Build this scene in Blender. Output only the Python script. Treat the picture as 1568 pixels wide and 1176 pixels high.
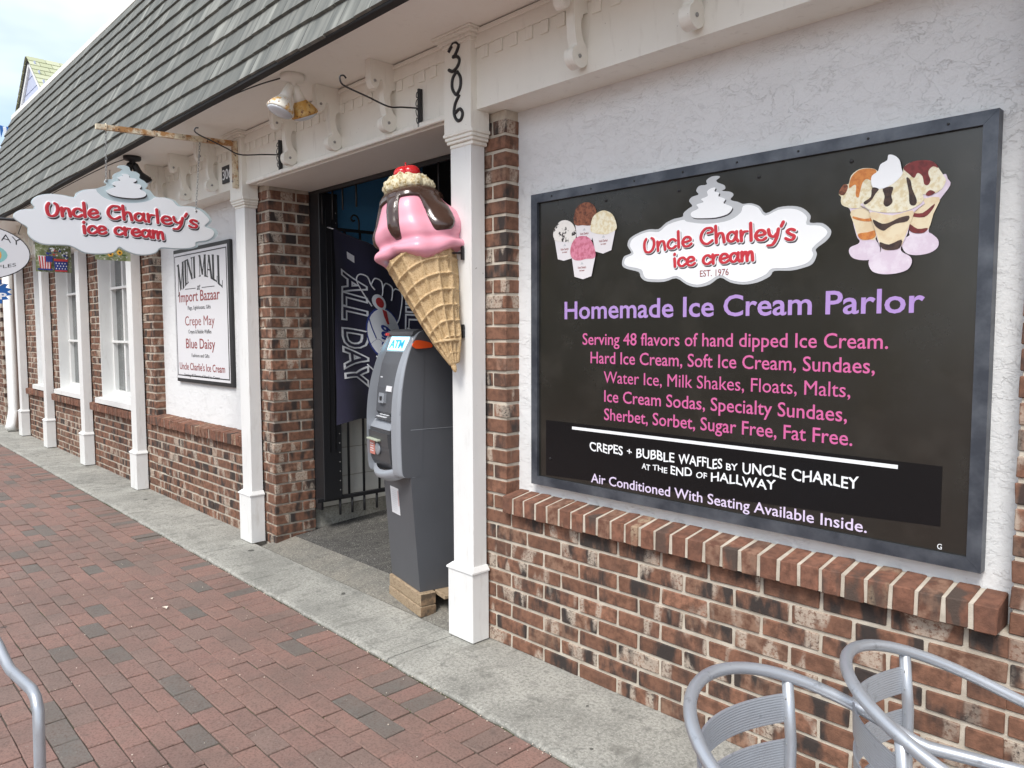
import bpy, bmesh, math, random
from mathutils import Vector, Matrix
from mathutils.geometry import tessellate_polygon
S = bpy.context.scene
R = math.radians
for o in list(bpy.data.objects): bpy.data.objects.remove(o)
random.seed(7)

# ------------------------------------------------------------------ camera
CAM = Vector((0.0, -2.25, 1.40)); FPX = 1157.0
CU = Vector((0.69019744, 0.72361504, -0.00295994))      # camera right
CV = Vector((0.04805172, -0.04991328, -0.99759696))     # camera down
CF = Vector((-0.72202391, 0.68839664, -0.06922097))     # camera forward
cd = bpy.data.cameras.new('camera'); cam = bpy.data.objects.new('camera', cd); S.collection.objects.link(cam)
mm = Matrix((( CU.x, -CV.x, -CF.x, CAM.x), (CU.y, -CV.y, -CF.y, CAM.y), (CU.z, -CV.z, -CF.z, CAM.z), (0, 0, 0, 1)))
cam.matrix_world = mm
cd.sensor_width = 36; cd.lens = 36 * FPX / 1568; cd.clip_start = 0.05; cd.clip_end = 600
S.camera = cam

# ------------------------------------------------------------------ sky, sun, exposure
W = bpy.data.worlds.new("World"); S.world = W; W.use_nodes = True
wn = W.node_tree; wn.nodes.clear()
wo = wn.nodes.new('ShaderNodeOutputWorld'); bg = wn.nodes.new('ShaderNodeBackground')
sky = wn.nodes.new('ShaderNodeTexSky'); sky.sky_type = 'NISHITA'; sky.sun_disc = False
SUN_EL, SUN_AZ = 52.0, 158.0        # azimuth clockwise from +y
sky.sun_elevation = R(SUN_EL); sky.sun_rotation = R(SUN_AZ); sky.air_density = 1.0; sky.dust_density = 1.2
tc = wn.nodes.new('ShaderNodeTexCoord'); mp = wn.nodes.new('ShaderNodeMapping'); mp.inputs['Scale'].default_value = (1.0, 1.0, 2.6)
nz = wn.nodes.new('ShaderNodeTexNoise'); nz.inputs['Scale'].default_value = 1.7; nz.inputs['Detail'].default_value = 5; nz.inputs['Roughness'].default_value = .5
rp = wn.nodes.new('ShaderNodeValToRGB'); rp.color_ramp.elements[0].position = .40; rp.color_ramp.elements[1].position = .62
rp.color_ramp.elements[0].color = (.18,.18,.18,1)
mp.inputs['Location'].default_value = (0.35, 0.1, 0.15)
mx = wn.nodes.new('ShaderNodeMix'); mx.data_type = 'RGBA'
mx.inputs['B'].default_value = (6.6, 7.0, 7.4, 1)
wn.links.new(tc.outputs['Generated'], mp.inputs['Vector']); wn.links.new(mp.outputs[0], nz.inputs['Vector'])
wn.links.new(nz.outputs['Fac'], rp.inputs['Fac']); wn.links.new(rp.outputs['Color'], mx.inputs['Factor'])
wn.links.new(sky.outputs[0], mx.inputs['A']); wn.links.new(mx.outputs['Result'], bg.inputs['Color'])
bg.inputs['Strength'].default_value = 0.10
wn.links.new(bg.outputs[0], wo.inputs['Surface'])
sl = bpy.data.lights.new('sun', 'SUN'); sl.energy = 1.5; sl.angle = R(20); sl.color = (1, .96, .9)
so = bpy.data.objects.new('sun', sl); S.collection.objects.link(so)
so.rotation_euler = (R(90 - SUN_EL), 0, R(180 - SUN_AZ))
S.view_settings.view_transform = 'Standard'; S.view_settings.look = 'None'; S.view_settings.gamma = 1
S.view_settings.exposure = 1.12; S.view_settings.use_curve_mapping = False

# ------------------------------------------------------------------ measuring helpers
def ray(px, py):
    return CU * (px - 784) + CV * (py - 588) + CF * FPX
def wp(px, py, y):                      # point of the plane y=const seen at a photo pixel
    r = ray(px, py); return CAM + r * ((y - CAM.y) / r.y)
def xp(px, py, x):
    r = ray(px, py); return CAM + r * ((x - CAM.x) / r.x)
def proj(p):
    d = Vector(p) - CAM; z = d.dot(CF)
    if z < .05: return None
    return 784 + FPX * d.dot(CU) / z, 588 + FPX * d.dot(CV) / z, z

# ------------------------------------------------------------------ material helpers
def nm(name, base=(.5,.5,.5), rough=.6, metal=0, spec=.5):
    m = bpy.data.materials.new(name); m.use_nodes = True; nt = m.node_tree
    b = nt.nodes['Principled BSDF']
    b.inputs['Base Color'].default_value = (*base, 1); b.inputs['Roughness'].default_value = rough
    b.inputs['Metallic'].default_value = metal; b.inputs['Specular IOR Level'].default_value = spec
    return m
def BS(m): return m.node_tree.nodes['Principled BSDF']
def N(m, t): return m.node_tree.nodes.new(t)
def L(m, a, b): m.node_tree.links.new(a, b)
def setv(m, sock, v):
    if isinstance(v, (int, float)): sock.default_value = v
    elif isinstance(v, tuple): sock.default_value = (*v, 1) if len(v) == 3 and sock.type == 'RGBA' else v
    else: L(m, v, sock)
def pos(m, scale=(1,1,1), rnd=None):
    g = N(m, 'ShaderNodeNewGeometry'); mp = N(m, 'ShaderNodeMapping'); mp.inputs['Scale'].default_value = scale
    L(m, g.outputs['Position'], mp.inputs['Vector'])
    if rnd is not None:
        a = N(m, 'ShaderNodeVectorMath'); a.operation = 'MULTIPLY_ADD'; c = N(m, 'ShaderNodeCombineXYZ')
        for i in range(3): L(m, rnd, c.inputs[i])
        L(m, c.outputs[0], a.inputs[0]); a.inputs[1].default_value = (61, 37, 83); L(m, mp.outputs[0], a.inputs[2])
        return a.outputs[0]
    return mp.outputs[0]
def noise(m, vec, scale=5, detail=4, rough=.5, dist=0):
    n = N(m, 'ShaderNodeTexNoise'); n.inputs['Scale'].default_value = scale; n.inputs['Detail'].default_value = detail
    n.inputs['Roughness'].default_value = rough; n.inputs['Distortion'].default_value = dist
    L(m, vec, n.inputs['Vector']); return n.outputs['Fac']
def vor(m, vec, scale=5, feat='DISTANCE_TO_EDGE'):
    n = N(m, 'ShaderNodeTexVoronoi'); n.feature = feat; n.inputs['Scale'].default_value = scale
    L(m, vec, n.inputs['Vector']); return n.outputs['Distance']
def ramp(m, fac, stops, interp='LINEAR'):
    r = N(m, 'ShaderNodeValToRGB'); e = r.color_ramp.elements; r.color_ramp.interpolation = interp
    while len(e) < len(stops): e.new(.5)
    for i, (p, c) in enumerate(stops):
        e[i].position = p; e[i].color = (c, c, c, 1) if isinstance(c, (int, float)) else (*c, 1)
    setv(m, r.inputs['Fac'], fac); return r.outputs['Color']
def mix(m, f, a, b, mode='MIX'):
    x = N(m, 'ShaderNodeMix'); x.data_type = 'RGBA'; x.blend_type = mode
    setv(m, x.inputs['Factor'], f); setv(m, x.inputs['A'], a); setv(m, x.inputs['B'], b); return x.outputs['Result']
def math_(m, op, a, b=0.0):
    x = N(m, 'ShaderNodeMath'); x.operation = op; setv(m, x.inputs[0], a); setv(m, x.inputs[1], b); return x.outputs[0]
def bump(m, h, strength=.3, dist=.01):
    b = N(m, 'ShaderNodeBump'); b.inputs['Strength'].default_value = strength; b.inputs['Distance'].default_value = dist
    L(m, h, b.inputs['Height']); L(m, b.outputs[0], BS(m).inputs['Normal'])
def rnd_(m):                            # one random number per piece, joined or single
    g = N(m, 'ShaderNodeNewGeometry'); o = N(m, 'ShaderNodeObjectInfo')
    return math_(m, 'FRACT', math_(m, 'ADD', g.outputs['Random Per Island'], o.outputs['Random']))
def frac(m, v, k): return math_(m, 'FRACT', math_(m, 'MULTIPLY', v, k))
def col(m, c): setv(m, BS(m).inputs['Base Color'], c)
def rgh(m, c): setv(m, BS(m).inputs['Roughness'], c)

def brick_mat(name, base, dark, pale, kd=.5, kp=.5, zs=.35):
    m = nm(name, rough=.85); r = rnd_(m); v = pos(m, (1, 1, zs), r); v1 = pos(m, (1,1,1), r)
    c = mix(m, frac(m, r, 7.3), base, tuple(x * 1.35 for x in base))
    c = mix(m, math_(m, 'MULTIPLY', frac(m, r, 3.7), .6), c, tuple(x * .55 for x in base)); c = mix(m, math_(m, 'MULTIPLY', math_(m, 'GREATER_THAN', frac(m, r, 19.3), .82), .55), c, (.30, .19, .13))
    c = mix(m, ramp(m, noise(m, v1, 34, 4, .6), [(.40, 0), (.62, 1)]), c, tuple(x * .58 for x in base))
    dk = ramp(m, noise(m, v, 13, 4, .55), [(.47, 0), (.60, 1)])
    dk = math_(m, 'MULTIPLY', dk, ramp(m, frac(m, r, 13.1), [(1 - kd - .12, .15), (1 - kd + .1, .92)]))
    c = mix(m, dk, c, dark)
    pl = ramp(m, noise(m, pos(m, (1.1, 1.1, zs), math_(m, 'ADD', r, .37)), 13, 2, .4), [(.53, 0), (.60, 1)])
    pt = ramp(m, noise(m, v1, 95, 5, .7), [(.36, 0), (.52, 1)])
    pl = math_(m, 'MULTIPLY', math_(m, 'MULTIPLY', pl, pt), ramp(m, frac(m, r, 23.9), [(1 - kp - .1, 0), (1 - kp + .1, .8)]))
    c = mix(m, pl, c, pale); col(m, c)
    bump(m, noise(m, v1, 160, 6, .7), .55, .004); return m
M = {}
M['brick'] = brick_mat('brick', (.235,.113,.070), (.028,.025,.024), (.50,.42,.34), .72, .55)
M['sill_brick'] = brick_mat('sill_brick', (.235,.105,.066), (.07,.052,.042), (.40,.3,.2), .35, .15)
m = M['mortar'] = nm('mortar', (.60,.53,.43), .95)
v = pos(m); col(m, mix(m, ramp(m, noise(m, v, 18, 5), [(.35, 0), (.7, 1)]), (.60,.54,.45), (.42,.37,.30))); bump(m, noise(m, v, 260, 4), .5, .003)
# pavers
m = M['paver'] = nm('paver', rough=.85); r = rnd_(m); v = pos(m, (1,1,1), r); v0 = pos(m)
c = mix(m, frac(m, r, 5.1), (.30,.170,.136), (.262,.152,.126))
c = mix(m, math_(m, 'GREATER_THAN', frac(m, r, 17.7), .80), c, (.235,.158,.132))
c = mix(m, math_(m, 'GREATER_THAN', frac(m, r, 11.3), .885), c, (.148,.138,.122))
c = mix(m, ramp(m, noise(m, v, 9, 4), [(.3, 0), (.75, .5)]), c, (.22,.155,.128))
c = mix(m, ramp(m, noise(m, v0, 1.7, 6, .65), [(.42, 0), (.66, .5)]), c, (.13,.105,.088)); c = mix(m, ramp(m, noise(m, v0, 26, 5, .7), [(.56, 0), (.72, .5)]), c, (.10,.08,.07))
c = mix(m, ramp(m, noise(m, v, 120, 4, .7), [(.36, .6), (.52, 0)]), c, (.10,.06,.05))
c = mix(m, ramp(m, noise(m, v0, 70, 2), [(.70, 0), (.74, .30)]), c, (.4,.35,.30)); gv = N(m, 'ShaderNodeTexVoronoi'); gv.inputs['Scale'].default_value = 4.5; L(m, v0, gv.inputs['Vector']); c = mix(m, math_(m, 'MULTIPLY', math_(m, 'LESS_THAN', gv.outputs['Distance'], math_(m, 'MULTIPLY', math_(m, 'POWER', frac(m, gv.outputs['Color'], 1.0), 3.0), .10)), .7), c, (.05,.045,.04))
col(m, c); bump(m, noise(m, v, 150, 5, .7), .4, .003)
m = M['sand'] = nm('joint_sand', (.075,.062,.048), .95)
v = pos(m); col(m, mix(m, ramp(m, noise(m, v, 6, 4), [(.55, 0), (.68, .8)]), (.085,.07,.055), (.06,.075,.03))); bump(m, noise(m, v, 200), .6, .004)
def concrete(name, a, b, spots=True, sc=1.0):
    m = nm(name, rough=.9); v = pos(m)
    c = mix(m, ramp(m, noise(m, v, 2.6 * sc, 6, .6, .4), [(.36, 0), (.64, 1)]), a, b)
    c = mix(m, ramp(m, noise(m, v, 75, 5, .75), [(.36, .75), (.56, 0)]), c, tuple(x * .5 for x in b)); c = mix(m, ramp(m, noise(m, v, 140, 3, .6), [(.58, 0), (.68, .55)]), c, (.66,.65,.58))
    c = mix(m, ramp(m, noise(m, v, 14, 5, .65), [(.55, 0), (.69, .65)]), c, tuple(x * .48 for x in b))
    c = mix(m, ramp(m, noise(m, pos(m, (3.4, 1, 1)), 4.6, 4, .6, .6), [(.54, 0), (.68, .55)]), c, (.16, .155, .135))
    if spots:
        n = N(m, 'ShaderNodeTexVoronoi'); n.feature = 'F1'; n.inputs['Scale'].default_value = 6.5; L(m, v, n.inputs['Vector'])
        thr = math_(m, 'MULTIPLY', math_(m, 'POWER', frac(m, n.outputs['Color'], 1.0), 2.0), .20)
        sp = math_(m, 'LESS_THAN', math_(m, 'ADD', n.outputs['Distance'], math_(m, 'MULTIPLY', noise(m, v, 40), .05)), thr)
        c = mix(m, math_(m, 'MULTIPLY', sp, .85), c, (.05, .048, .042))
    col(m, c); bump(m, noise(m, v, 130, 6, .7), .55, .004); return m
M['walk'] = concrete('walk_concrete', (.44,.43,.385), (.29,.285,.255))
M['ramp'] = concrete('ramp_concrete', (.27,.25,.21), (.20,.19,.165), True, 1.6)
M['hall_floor'] = concrete('hall_floor_dark', (.10,.095,.088), (.07,.067,.062), False)  # darker tone than the entry slab
# painted wood
def paint(name, a, dirt=(.42,.38,.32), k=.5, rough=.45):
    m = nm(name, rough=rough); v = pos(m)
    c = mix(m, ramp(m, noise(m, v, 3.2, 5, .6), [(.45, 0), (.75, k * .5)]), a, tuple(x * .82 for x in a))
    c = mix(m, ramp(m, noise(m, pos(m, (1,1,.18)), 26, 4, .6), [(.58, 0), (.78, k * .5)]), c, dirt)
    c = mix(m, ramp(m, noise(m, v, 55, 3, .6), [(.72, 0), (.76, k)]), c, (.22,.19,.16))
    col(m, c); bump(m, noise(m, pos(m, (1,1,.25)), 60, 4), .12, .003); return m
M['white'] = paint('white_paint', (.80,.805,.79), k=.7)
M['cream'] = paint('cream_paint', (.88,.865,.79), k=.7)
M['soffit'] = paint('soffit_paint', (.88,.86,.80), k=.25)
m = M['stucco'] = nm('stucco', (.78,.79,.82), .9)
v = pos(m)
v2 = pos(m, (.85, 1, 1.35))
pl1 = ramp(m, noise(m, v2, 9, 9, .62, .5), [(.515, 0), (.527, 1)]); pl2 = ramp(m, noise(m, v2, 17, 8, .62, .4), [(.50, 0), (.515, 1)])
mk = ramp(m, noise(m, v, 3.2, 4), [(.40, .25), (.60, 1)]); fine = noise(m, v, 110, 5, .7)
h = math_(m, 'ADD', math_(m, 'MULTIPLY', math_(m, 'MULTIPLY', pl1, mk), .55), math_(m, 'MULTIPLY', fine, .55))
h = math_(m, 'ADD', h, math_(m, 'MULTIPLY', pl2, .22)); h = math_(m, 'ADD', h, math_(m, 'MULTIPLY', noise(m, v, 30, 4), .8))
bump(m, h, .68, .005); col(m, mix(m, ramp(m, noise(m, v, 1.5, 5), [(.4, 0), (.8, .6)]), (.79,.80,.80), (.67,.67,.66)))
m = M['shingle'] = nm('shingle', rough=.85); r = rnd_(m)
g = N(m, 'ShaderNodeNewGeometry')
c = mix(m, frac(m, r, 3.3), (.150,.153,.137), (.205,.207,.186))
c = mix(m, math_(m, 'MULTIPLY', frac(m, r, 9.1), .30), c, (.12,.13,.12))
sv = pos(m, (1, .12, .12), r)
c = mix(m, ramp(m, noise(m, sv, 22, 4, .6), [(.38, .8), (.58, 0)]), c, (.105,.112,.104))
c = mix(m, ramp(m, noise(m, sv, 9, 3), [(.55, 0), (.72, .6)]), c, (.38,.385,.345))
col(m, c); bump(m, noise(m, sv, 60, 4), .4, .004)
m = M['far_shingle'] = nm('far_shingle', rough=.9); r = rnd_(m); col(m, mix(m, frac(m, r, 4.4), (.42,.44,.27), (.52,.53,.36)))
M['black'] = nm('black_steel', (.016,.016,.018), .45)
M['dark'] = nm('hall_darkness', (.012,.012,.013), .9)  # near-black that puts the hall's darkness into the surface colour
M['drip'] = nm('drip_edge', (.02,.02,.02), .8)
M['print_black'] = nm('print_black', (.02,.02,.022), .5)
M['print_white'] = nm('print_white', (.86,.88,.90), .45)
M['print_grey'] = nm('print_grey', (.50,.52,.54), .45)
M['print_red'] = nm('print_red', (.56,.035,.05), .42)
M['print_dkred'] = nm('print_dark_red', (.26,.035,.035), .5)
M['lilac'] = nm('print_lilac', (.42,.27,.60), .45)
M['pink_print'] = nm('print_pink', (.62,.13,.33), .45)
M['pale_lilac'] = nm('print_pale_lilac', (.72,.62,.82), .45)
M['shadow_print'] = nm('print_drop_shadow', (.05,.045,.05), .6)
m = M['sign_panel'] = nm('sign_panel', (.013,.012,.009), .22, spec=1.0)
v = pos(m); col(m, mix(m, ramp(m, noise(m, v, 7, 6, .65), [(.5, 0), (.8, .5)]), (.013,.012,.009), (.045,.04,.033))); rgh(m, ramp(m, noise(m, v, 5, 5, .6), [(.3, .18), (.7, .30)]))
M['sign_patch'] = nm('sign_patch', (.006,.006,.007), .24, spec=.40)
m = M['sign_frame'] = nm('sign_frame_metal', (.085,.095,.115), .42, .5)
v = pos(m); col(m, mix(m, ramp(m, noise(m, v, 9, 5, .6), [(.4, 0), (.72, 1)]), (.06,.068,.085), (.15,.165,.19)))
m = M['cone'] = nm('waffle_cone', rough=.5); v = pos(m)
c = mix(m, noise(m, v, 14, 4), (.52,.36,.18), (.66,.49,.28)); c = mix(m, ramp(m, noise(m, v, 170, 3, .6), [(.36, .75), (.5, 0)]), c, (.34,.19,.07)); col(m, c)
bump(m, noise(m, v, 170, 3, .6), .6, .005)
M['icepink'] = nm('pink_fibreglass', (.80,.35,.44), .40); BS(M['icepink']).inputs['Coat Weight'].default_value = .12
m = M['choc'] = nm('chocolate_gloss', (.052,.026,.018), .22); BS(m).inputs['Coat Weight'].default_value = .4
m = M['cream_nut'] = nm('nut_cream', rough=.7); v = pos(m)
col(m, mix(m, ramp(m, noise(m, v, 55, 5, .7), [(.38, 1), (.52, 0)]), (.80,.73,.52), (.40,.27,.08))); bump(m, noise(m, v, 90, 5, .7), .8, .01)
M['cherry'] = nm('cherry_red', (.60,.02,.025), .2); M['cherry2'] = nm('cherry_pale_red', (.72,.10,.12), .22)
m = M['atm'] = nm('atm_grey', rough=.45); v = pos(m)
col(m, mix(m, ramp(m, noise(m, v, 3.5, 5, .6), [(.4, 0), (.75, .6)]), (.092,.096,.106), (.075,.078,.086))); bump(m, noise(m, v, 400, 2), .15, .002)
M['atm_silver'] = nm('atm_silver', (.33,.35,.38), .40, .25)
M['atm_dark'] = nm('atm_dark_plastic', (.055,.057,.062), .4)
M['atm_key'] = nm('atm_key', (.62,.63,.65), .4)
m = M['lit'] = nm('lit_topper', (.35,.75,.9), .4); BS(m).inputs['Emission Color'].default_value = (.42,.85,1,1); BS(m).inputs['Emission Strength'].default_value = .75
M['atm_blue'] = nm('topper_letters', (.02,.28,.60), .4); BS(M['atm_blue']).inputs['Emission Color'].default_value = (.02,.3,.7,1); BS(M['atm_blue']).inputs['Emission Strength'].default_value = .35
M['orange'] = nm('orange_tag', (.85,.10,.015), .45)
M['paper'] = nm('paper', (.72,.72,.74), .7); M['salmon'] = nm('salmon_sticker', (.55,.20,.16), .6); M['cash'] = nm('slip_green', (.42,.46,.36), .7)
m = M['pallet'] = nm('pallet_wood', rough=.85); v = pos(m, (.6, 3, 3))
c = mix(m, noise(m, v, 14, 5, .6, 1.2), (.42,.32,.21), (.30,.22,.14)); c = mix(m, ramp(m, noise(m, v, 60, 4), [(.35, .6), (.5, 0)]), c, (.14,.08,.04)); col(m, c)
m = M['pallet_end'] = nm('pallet_end_grain', rough=.9); v = pos(m); col(m, mix(m, ramp(m, noise(m, v, 30, 4), [(.4, 0), (.6, 1)]), (.26,.17,.10), (.10,.07,.045)))
def cloth(name, a, b):
    m = nm(name, rough=.8); v = pos(m); col(m, mix(m, ramp(m, noise(m, v, 4, 3), [(.3, 0), (.7, 1)]), a, b)); BS(m).inputs['Sheen Weight'].default_value = .2; return m
M['navy'] = cloth('navy_cloth', (.012,.011,.030), (.020,.018,.050))
m = M['alu'] = nm('aluminium', (.43,.45,.48), .36, .55); v = pos(m)
col(m, mix(m, ramp(m, noise(m, v, 30, 5, .7), [(.60, 0), (.72, .8)]), (.43,.45,.48), (.24,.25,.27))); rgh(m, ramp(m, noise(m, v, 20), [(.3, .3), (.7, .48)]))
m = M['rust_arm'] = nm('rusty_white_arm', rough=.7); v = pos(m)
c = mix(m, ramp(m, noise(m, v, 13, 5, .65), [(.46, 0), (.58, 1)]), (.70,.62,.46), (.40,.20,.07)); c = mix(m, ramp(m, noise(m, v, 40, 4, .6), [(.58, 0), (.66, 1)]), c, (.10,.04,.02)); col(m, c)
m = M['rust_lamp'] = nm('rusty_lamp', rough=.6); v = pos(m)
c = mix(m, ramp(m, noise(m, v, 24, 5, .6), [(.42, 0), (.52, 1)]), (.62,.42,.16), (.55,.30,.07)); c = mix(m, ramp(m, noise(m, v, 50, 4, .6), [(.58, 0), (.64, 1)]), c, (.20,.08,.025)); col(m, c)
m = M['white_lamp'] = nm('lamp_white_rust_spots', rough=.5); v = pos(m); c = mix(m, ramp(m, noise(m, v, 20, 5, .6), [(.50, 0), (.62, 1)]), (.80,.78,.70), (.62,.36,.10)); c = mix(m, ramp(m, noise(m, v, 60, 4, .6), [(.60, 0), (.66, 1)]), c, (.25,.10,.03)); col(m, c)
M['lens'] = nm('frosted_lens', (.62,.66,.70), .25)
m = M['blue_wall'] = nm('blue_wall_paint', (.13,.42,.72), .6)
M['block'] = nm('white_block_paint', (.84,.82,.75), .75); bump(M['block'], noise(M['block'], pos(M['block']), 90, 5), .5, .005)
M['base_conc'] = concrete('base_concrete', (.50,.48,.42), (.36,.34,.29), False)
m = M['glass'] = nm('window_glass', (.20,.22,.22), .06, spec=.8); BS(m).inputs['Transmission Weight'].default_value = .0
col(m, mix(m, ramp(m, noise(m, pos(m), 2.2, 3), [(.4, 0), (.6, 1)]), (.07,.078,.076), (.15,.16,.155)))
M['grey_metal'] = nm('dull_metal', (.35,.35,.34), .5, .6)
M['lav'] = nm('clapboard', (.48,.52,.66), .7)
M['yellow'] = nm('sunflower_yellow', (.85,.45,.04), .6); M['brown'] = nm('flower_brown', (.10,.045,.015), .8); M['leafg'] = nm('leaf_green', (.06,.11,.03), .7)
M['usred'] = nm('banner_red', (.55,.05,.05), .7); M['usblue'] = nm('banner_blue', (.03,.05,.25), .7); M['blue_sign'] = nm('blue_sign', (.02,.13,.42), .4)
m = M['banner_bg'] = nm('banner_background', rough=.8); v = pos(m); c = mix(m, ramp(m, noise(m, v, 24, 3), [(.4, 0), (.6, 1)]), (.14,.17,.07), (.30,.33,.20)); col(m, mix(m, ramp(m, noise(m, v, 55, 2), [(.6, 0), (.66, .8)]), c, (.62,.62,.60)))
M['waffle'] = nm('waffle_print', (.70,.36,.07), .5); M['teal'] = nm('teal_print', (.25,.52,.50), .5)
def food(name, a, b, sc=60, t=(.45,.6)):
    m = nm(name, rough=.5); v = pos(m); col(m, mix(m, ramp(m, noise(m, v, sc, 4, .65), [(t[0], 0), (t[1], 1)]), a, b)); return m
M['f_choc'] = food('scoop_chocolate', (.26,.09,.045), (.09,.028,.015)); M['f_van'] = food('scoop_vanilla', (.80,.76,.60), (.68,.58,.36))
M['f_cookie'] = food('scoop_cookies', (.76,.74,.70), (.03,.025,.025), 48, (.56,.58)); M['f_pink'] = food('scoop_strawberry', (.66,.24,.34), (.50,.13,.20))
M['f_car'] = food('caramel_print', (.62,.24,.06), (.50,.16,.04)); M['f_fudge'] = food('fudge_print', (.035,.02,.018), (.07,.04,.03)); M['f_ber'] = food('berry_sauce', (.20,.03,.03), (.12,.02,.02))
M['f_glass'] = food('glass_print', (.66,.56,.66), (.74,.67,.75), 20); M['f_layer'] = food('cream_layer', (.76,.66,.46), (.70,.56,.36), 25); M['f_cup'] = nm('cup_print', (.74,.72,.74), .5)
M['leaf_litter'] = nm('pale_leaf', (.68,.58,.48), .8); M['cord'] = nm('cord_black', (.03,.028,.025), .6)
m = M['moss'] = nm('moss', (.07,.10,.025), .95); col(m, mix(m, noise(m, pos(m), 30), (.05,.085,.02), (.12,.13,.045)))

# ------------------------------------------------------------------ mesh helpers
COL = S.collection
def link(name, me, parent=None, mats=None, loc=None, rot=None):
    o = bpy.data.objects.new(name, me); COL.objects.link(o)
    if mats:
        for x in (mats if isinstance(mats, (list, tuple)) else [mats]):
            me.materials.append(M[x] if isinstance(x, str) else x)
    if loc is not None: o.location = loc
    if rot is not None: o.rotation_euler = rot
    if parent: o.parent = parent
    return o
def thing(name, label, cat, loc=(0,0,0), group=None, rotz=0):
    o = bpy.data.objects.new(name, None); COL.objects.link(o); o.location = loc; o.rotation_euler = (0, 0, rotz); o.empty_display_size = .1
    o['label'] = label; o['category'] = cat
    if group: o['group'] = group
    return o
def struct(o): o['kind'] = 'structure'; return o
class MB:
    def __init__(s): s.v = []; s.f = []; s.sm = []
    def add(s, vs, fs, smooth=False):
        n = len(s.v); s.v += [tuple(x) for x in vs]; s.f += [tuple(i + n for i in f) for f in fs]; s.sm += [smooth] * len(fs); return s
    def box(s, x0, x1, y0, y1, z0, z1):
        return s.add([(x0,y0,z0),(x1,y0,z0),(x1,y1,z0),(x0,y1,z0),(x0,y0,z1),(x1,y0,z1),(x1,y1,z1),(x0,y1,z1)],
            [(0,3,2,1),(4,5,6,7),(0,1,5,4),(1,2,6,5),(2,3,7,6),(3,0,4,7)])
    def bbox(s, x0, x1, y0, y1, z0, z1, b=.004):    # box with all edges chamfered
        vs, fs = chamfer(x1 - x0, y1 - y0, z1 - z0, b); cx, cy, cz = (x0+x1)/2, (y0+y1)/2, (z0+z1)/2
        return s.add([(a+cx, c+cy, d+cz) for a, c, d in vs], fs)
    def prism(s, poly, f0, f1, smooth=False):       # poly: 2D list, f0/f1: map (a,b)->3D for both caps
        n = len(poly); A = sum(poly[i][0]*poly[(i+1)%n][1]-poly[(i+1)%n][0]*poly[i][1] for i in range(n))
        if A < 0: poly = poly[::-1]
        t = tessellate_polygon([[Vector((a, b, 0)) for a, b in poly]])
        t2 = []
        for q in t:
            a, b, c = [poly[i] for i in q]
            t2.append(q if (b[0]-a[0])*(c[1]-a[1])-(b[1]-a[1])*(c[0]-a[0]) > 0 else (q[0], q[2], q[1]))
        s.add([f1(*p) for p in poly] , t2)
        s.add([f0(*p) for p in poly], [(q[0], q[2], q[1]) for q in t2])
        s.add([f0(*p) for p in poly] + [f1(*p) for p in poly], [(i, (i+1)%n, n+(i+1)%n, n+i) for i in range(n)], smooth)
        return s
    def tube(s, pts, r, n=10, cap=True):
        pts = [Vector(p) for p in pts]; rr = r if isinstance(r, (list, tuple)) else [r]*len(pts)
        T = []
        for i in range(len(pts)):
            d = (pts[min(i+1, len(pts)-1)] - pts[max(i-1, 0)]); T.append(d.normalized() if d.length > 1e-9 else Vector((0,0,1)))
        up = Vector((0,0,1)) if abs(T[0].z) < .9 else Vector((1,0,0)); u = (up - T[0]*up.dot(T[0])).normalized()
        vs = []
        for i, p in enumerate(pts):
            u = (u - T[i]*u.dot(T[i])); u = u.normalized() if u.length > 1e-6 else T[i].orthogonal().normalized(); w = T[i].cross(u)
            for k in range(n):
                a = 2*math.pi*k/n; vs.append(p + u*math.cos(a)*rr[i] + w*math.sin(a)*rr[i])
        fs = [(i*n+k, i*n+(k+1)%n, (i+1)*n+(k+1)%n, (i+1)*n+k) for i in range(len(pts)-1) for k in range(n)]
        if cap: fs += [tuple(range(n-1, -1, -1)), tuple((len(pts)-1)*n+k for k in range(n))]
        return s.add(vs, fs, True)
    def lathe(s, prof, axis=(0,0,1), o=(0,0,0), n=20):   # prof: (radius, height)
        ax = Vector(axis).normalized(); u = ax.orthogonal().normalized(); w = ax.cross(u); o = Vector(o); vs = []
        for r, h in prof:
            for k in range(n):
                a = 2*math.pi*k/n; vs.append(o + ax*h + (u*math.cos(a) + w*math.sin(a))*r)
        fs = [(i*n+k, i*n+(k+1)%n, (i+1)*n+(k+1)%n, (i+1)*n+k) for i in range(len(prof)-1) for k in range(n)]
        fs += [tuple(range(n-1, -1, -1)), tuple((len(prof)-1)*n+k for k in range(n))]
        return s.add(vs, fs, True)
    def mesh(s, name='m'):
        me = bpy.data.meshes.new(name); me.from_pydata(s.v, [], s.f)
        me.polygons.foreach_set('use_smooth', s.sm); me.update(); return me
    def build(s, name, mat, parent=None, **k):
        return link(name, s.mesh(name), parent, mat, **k)
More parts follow.
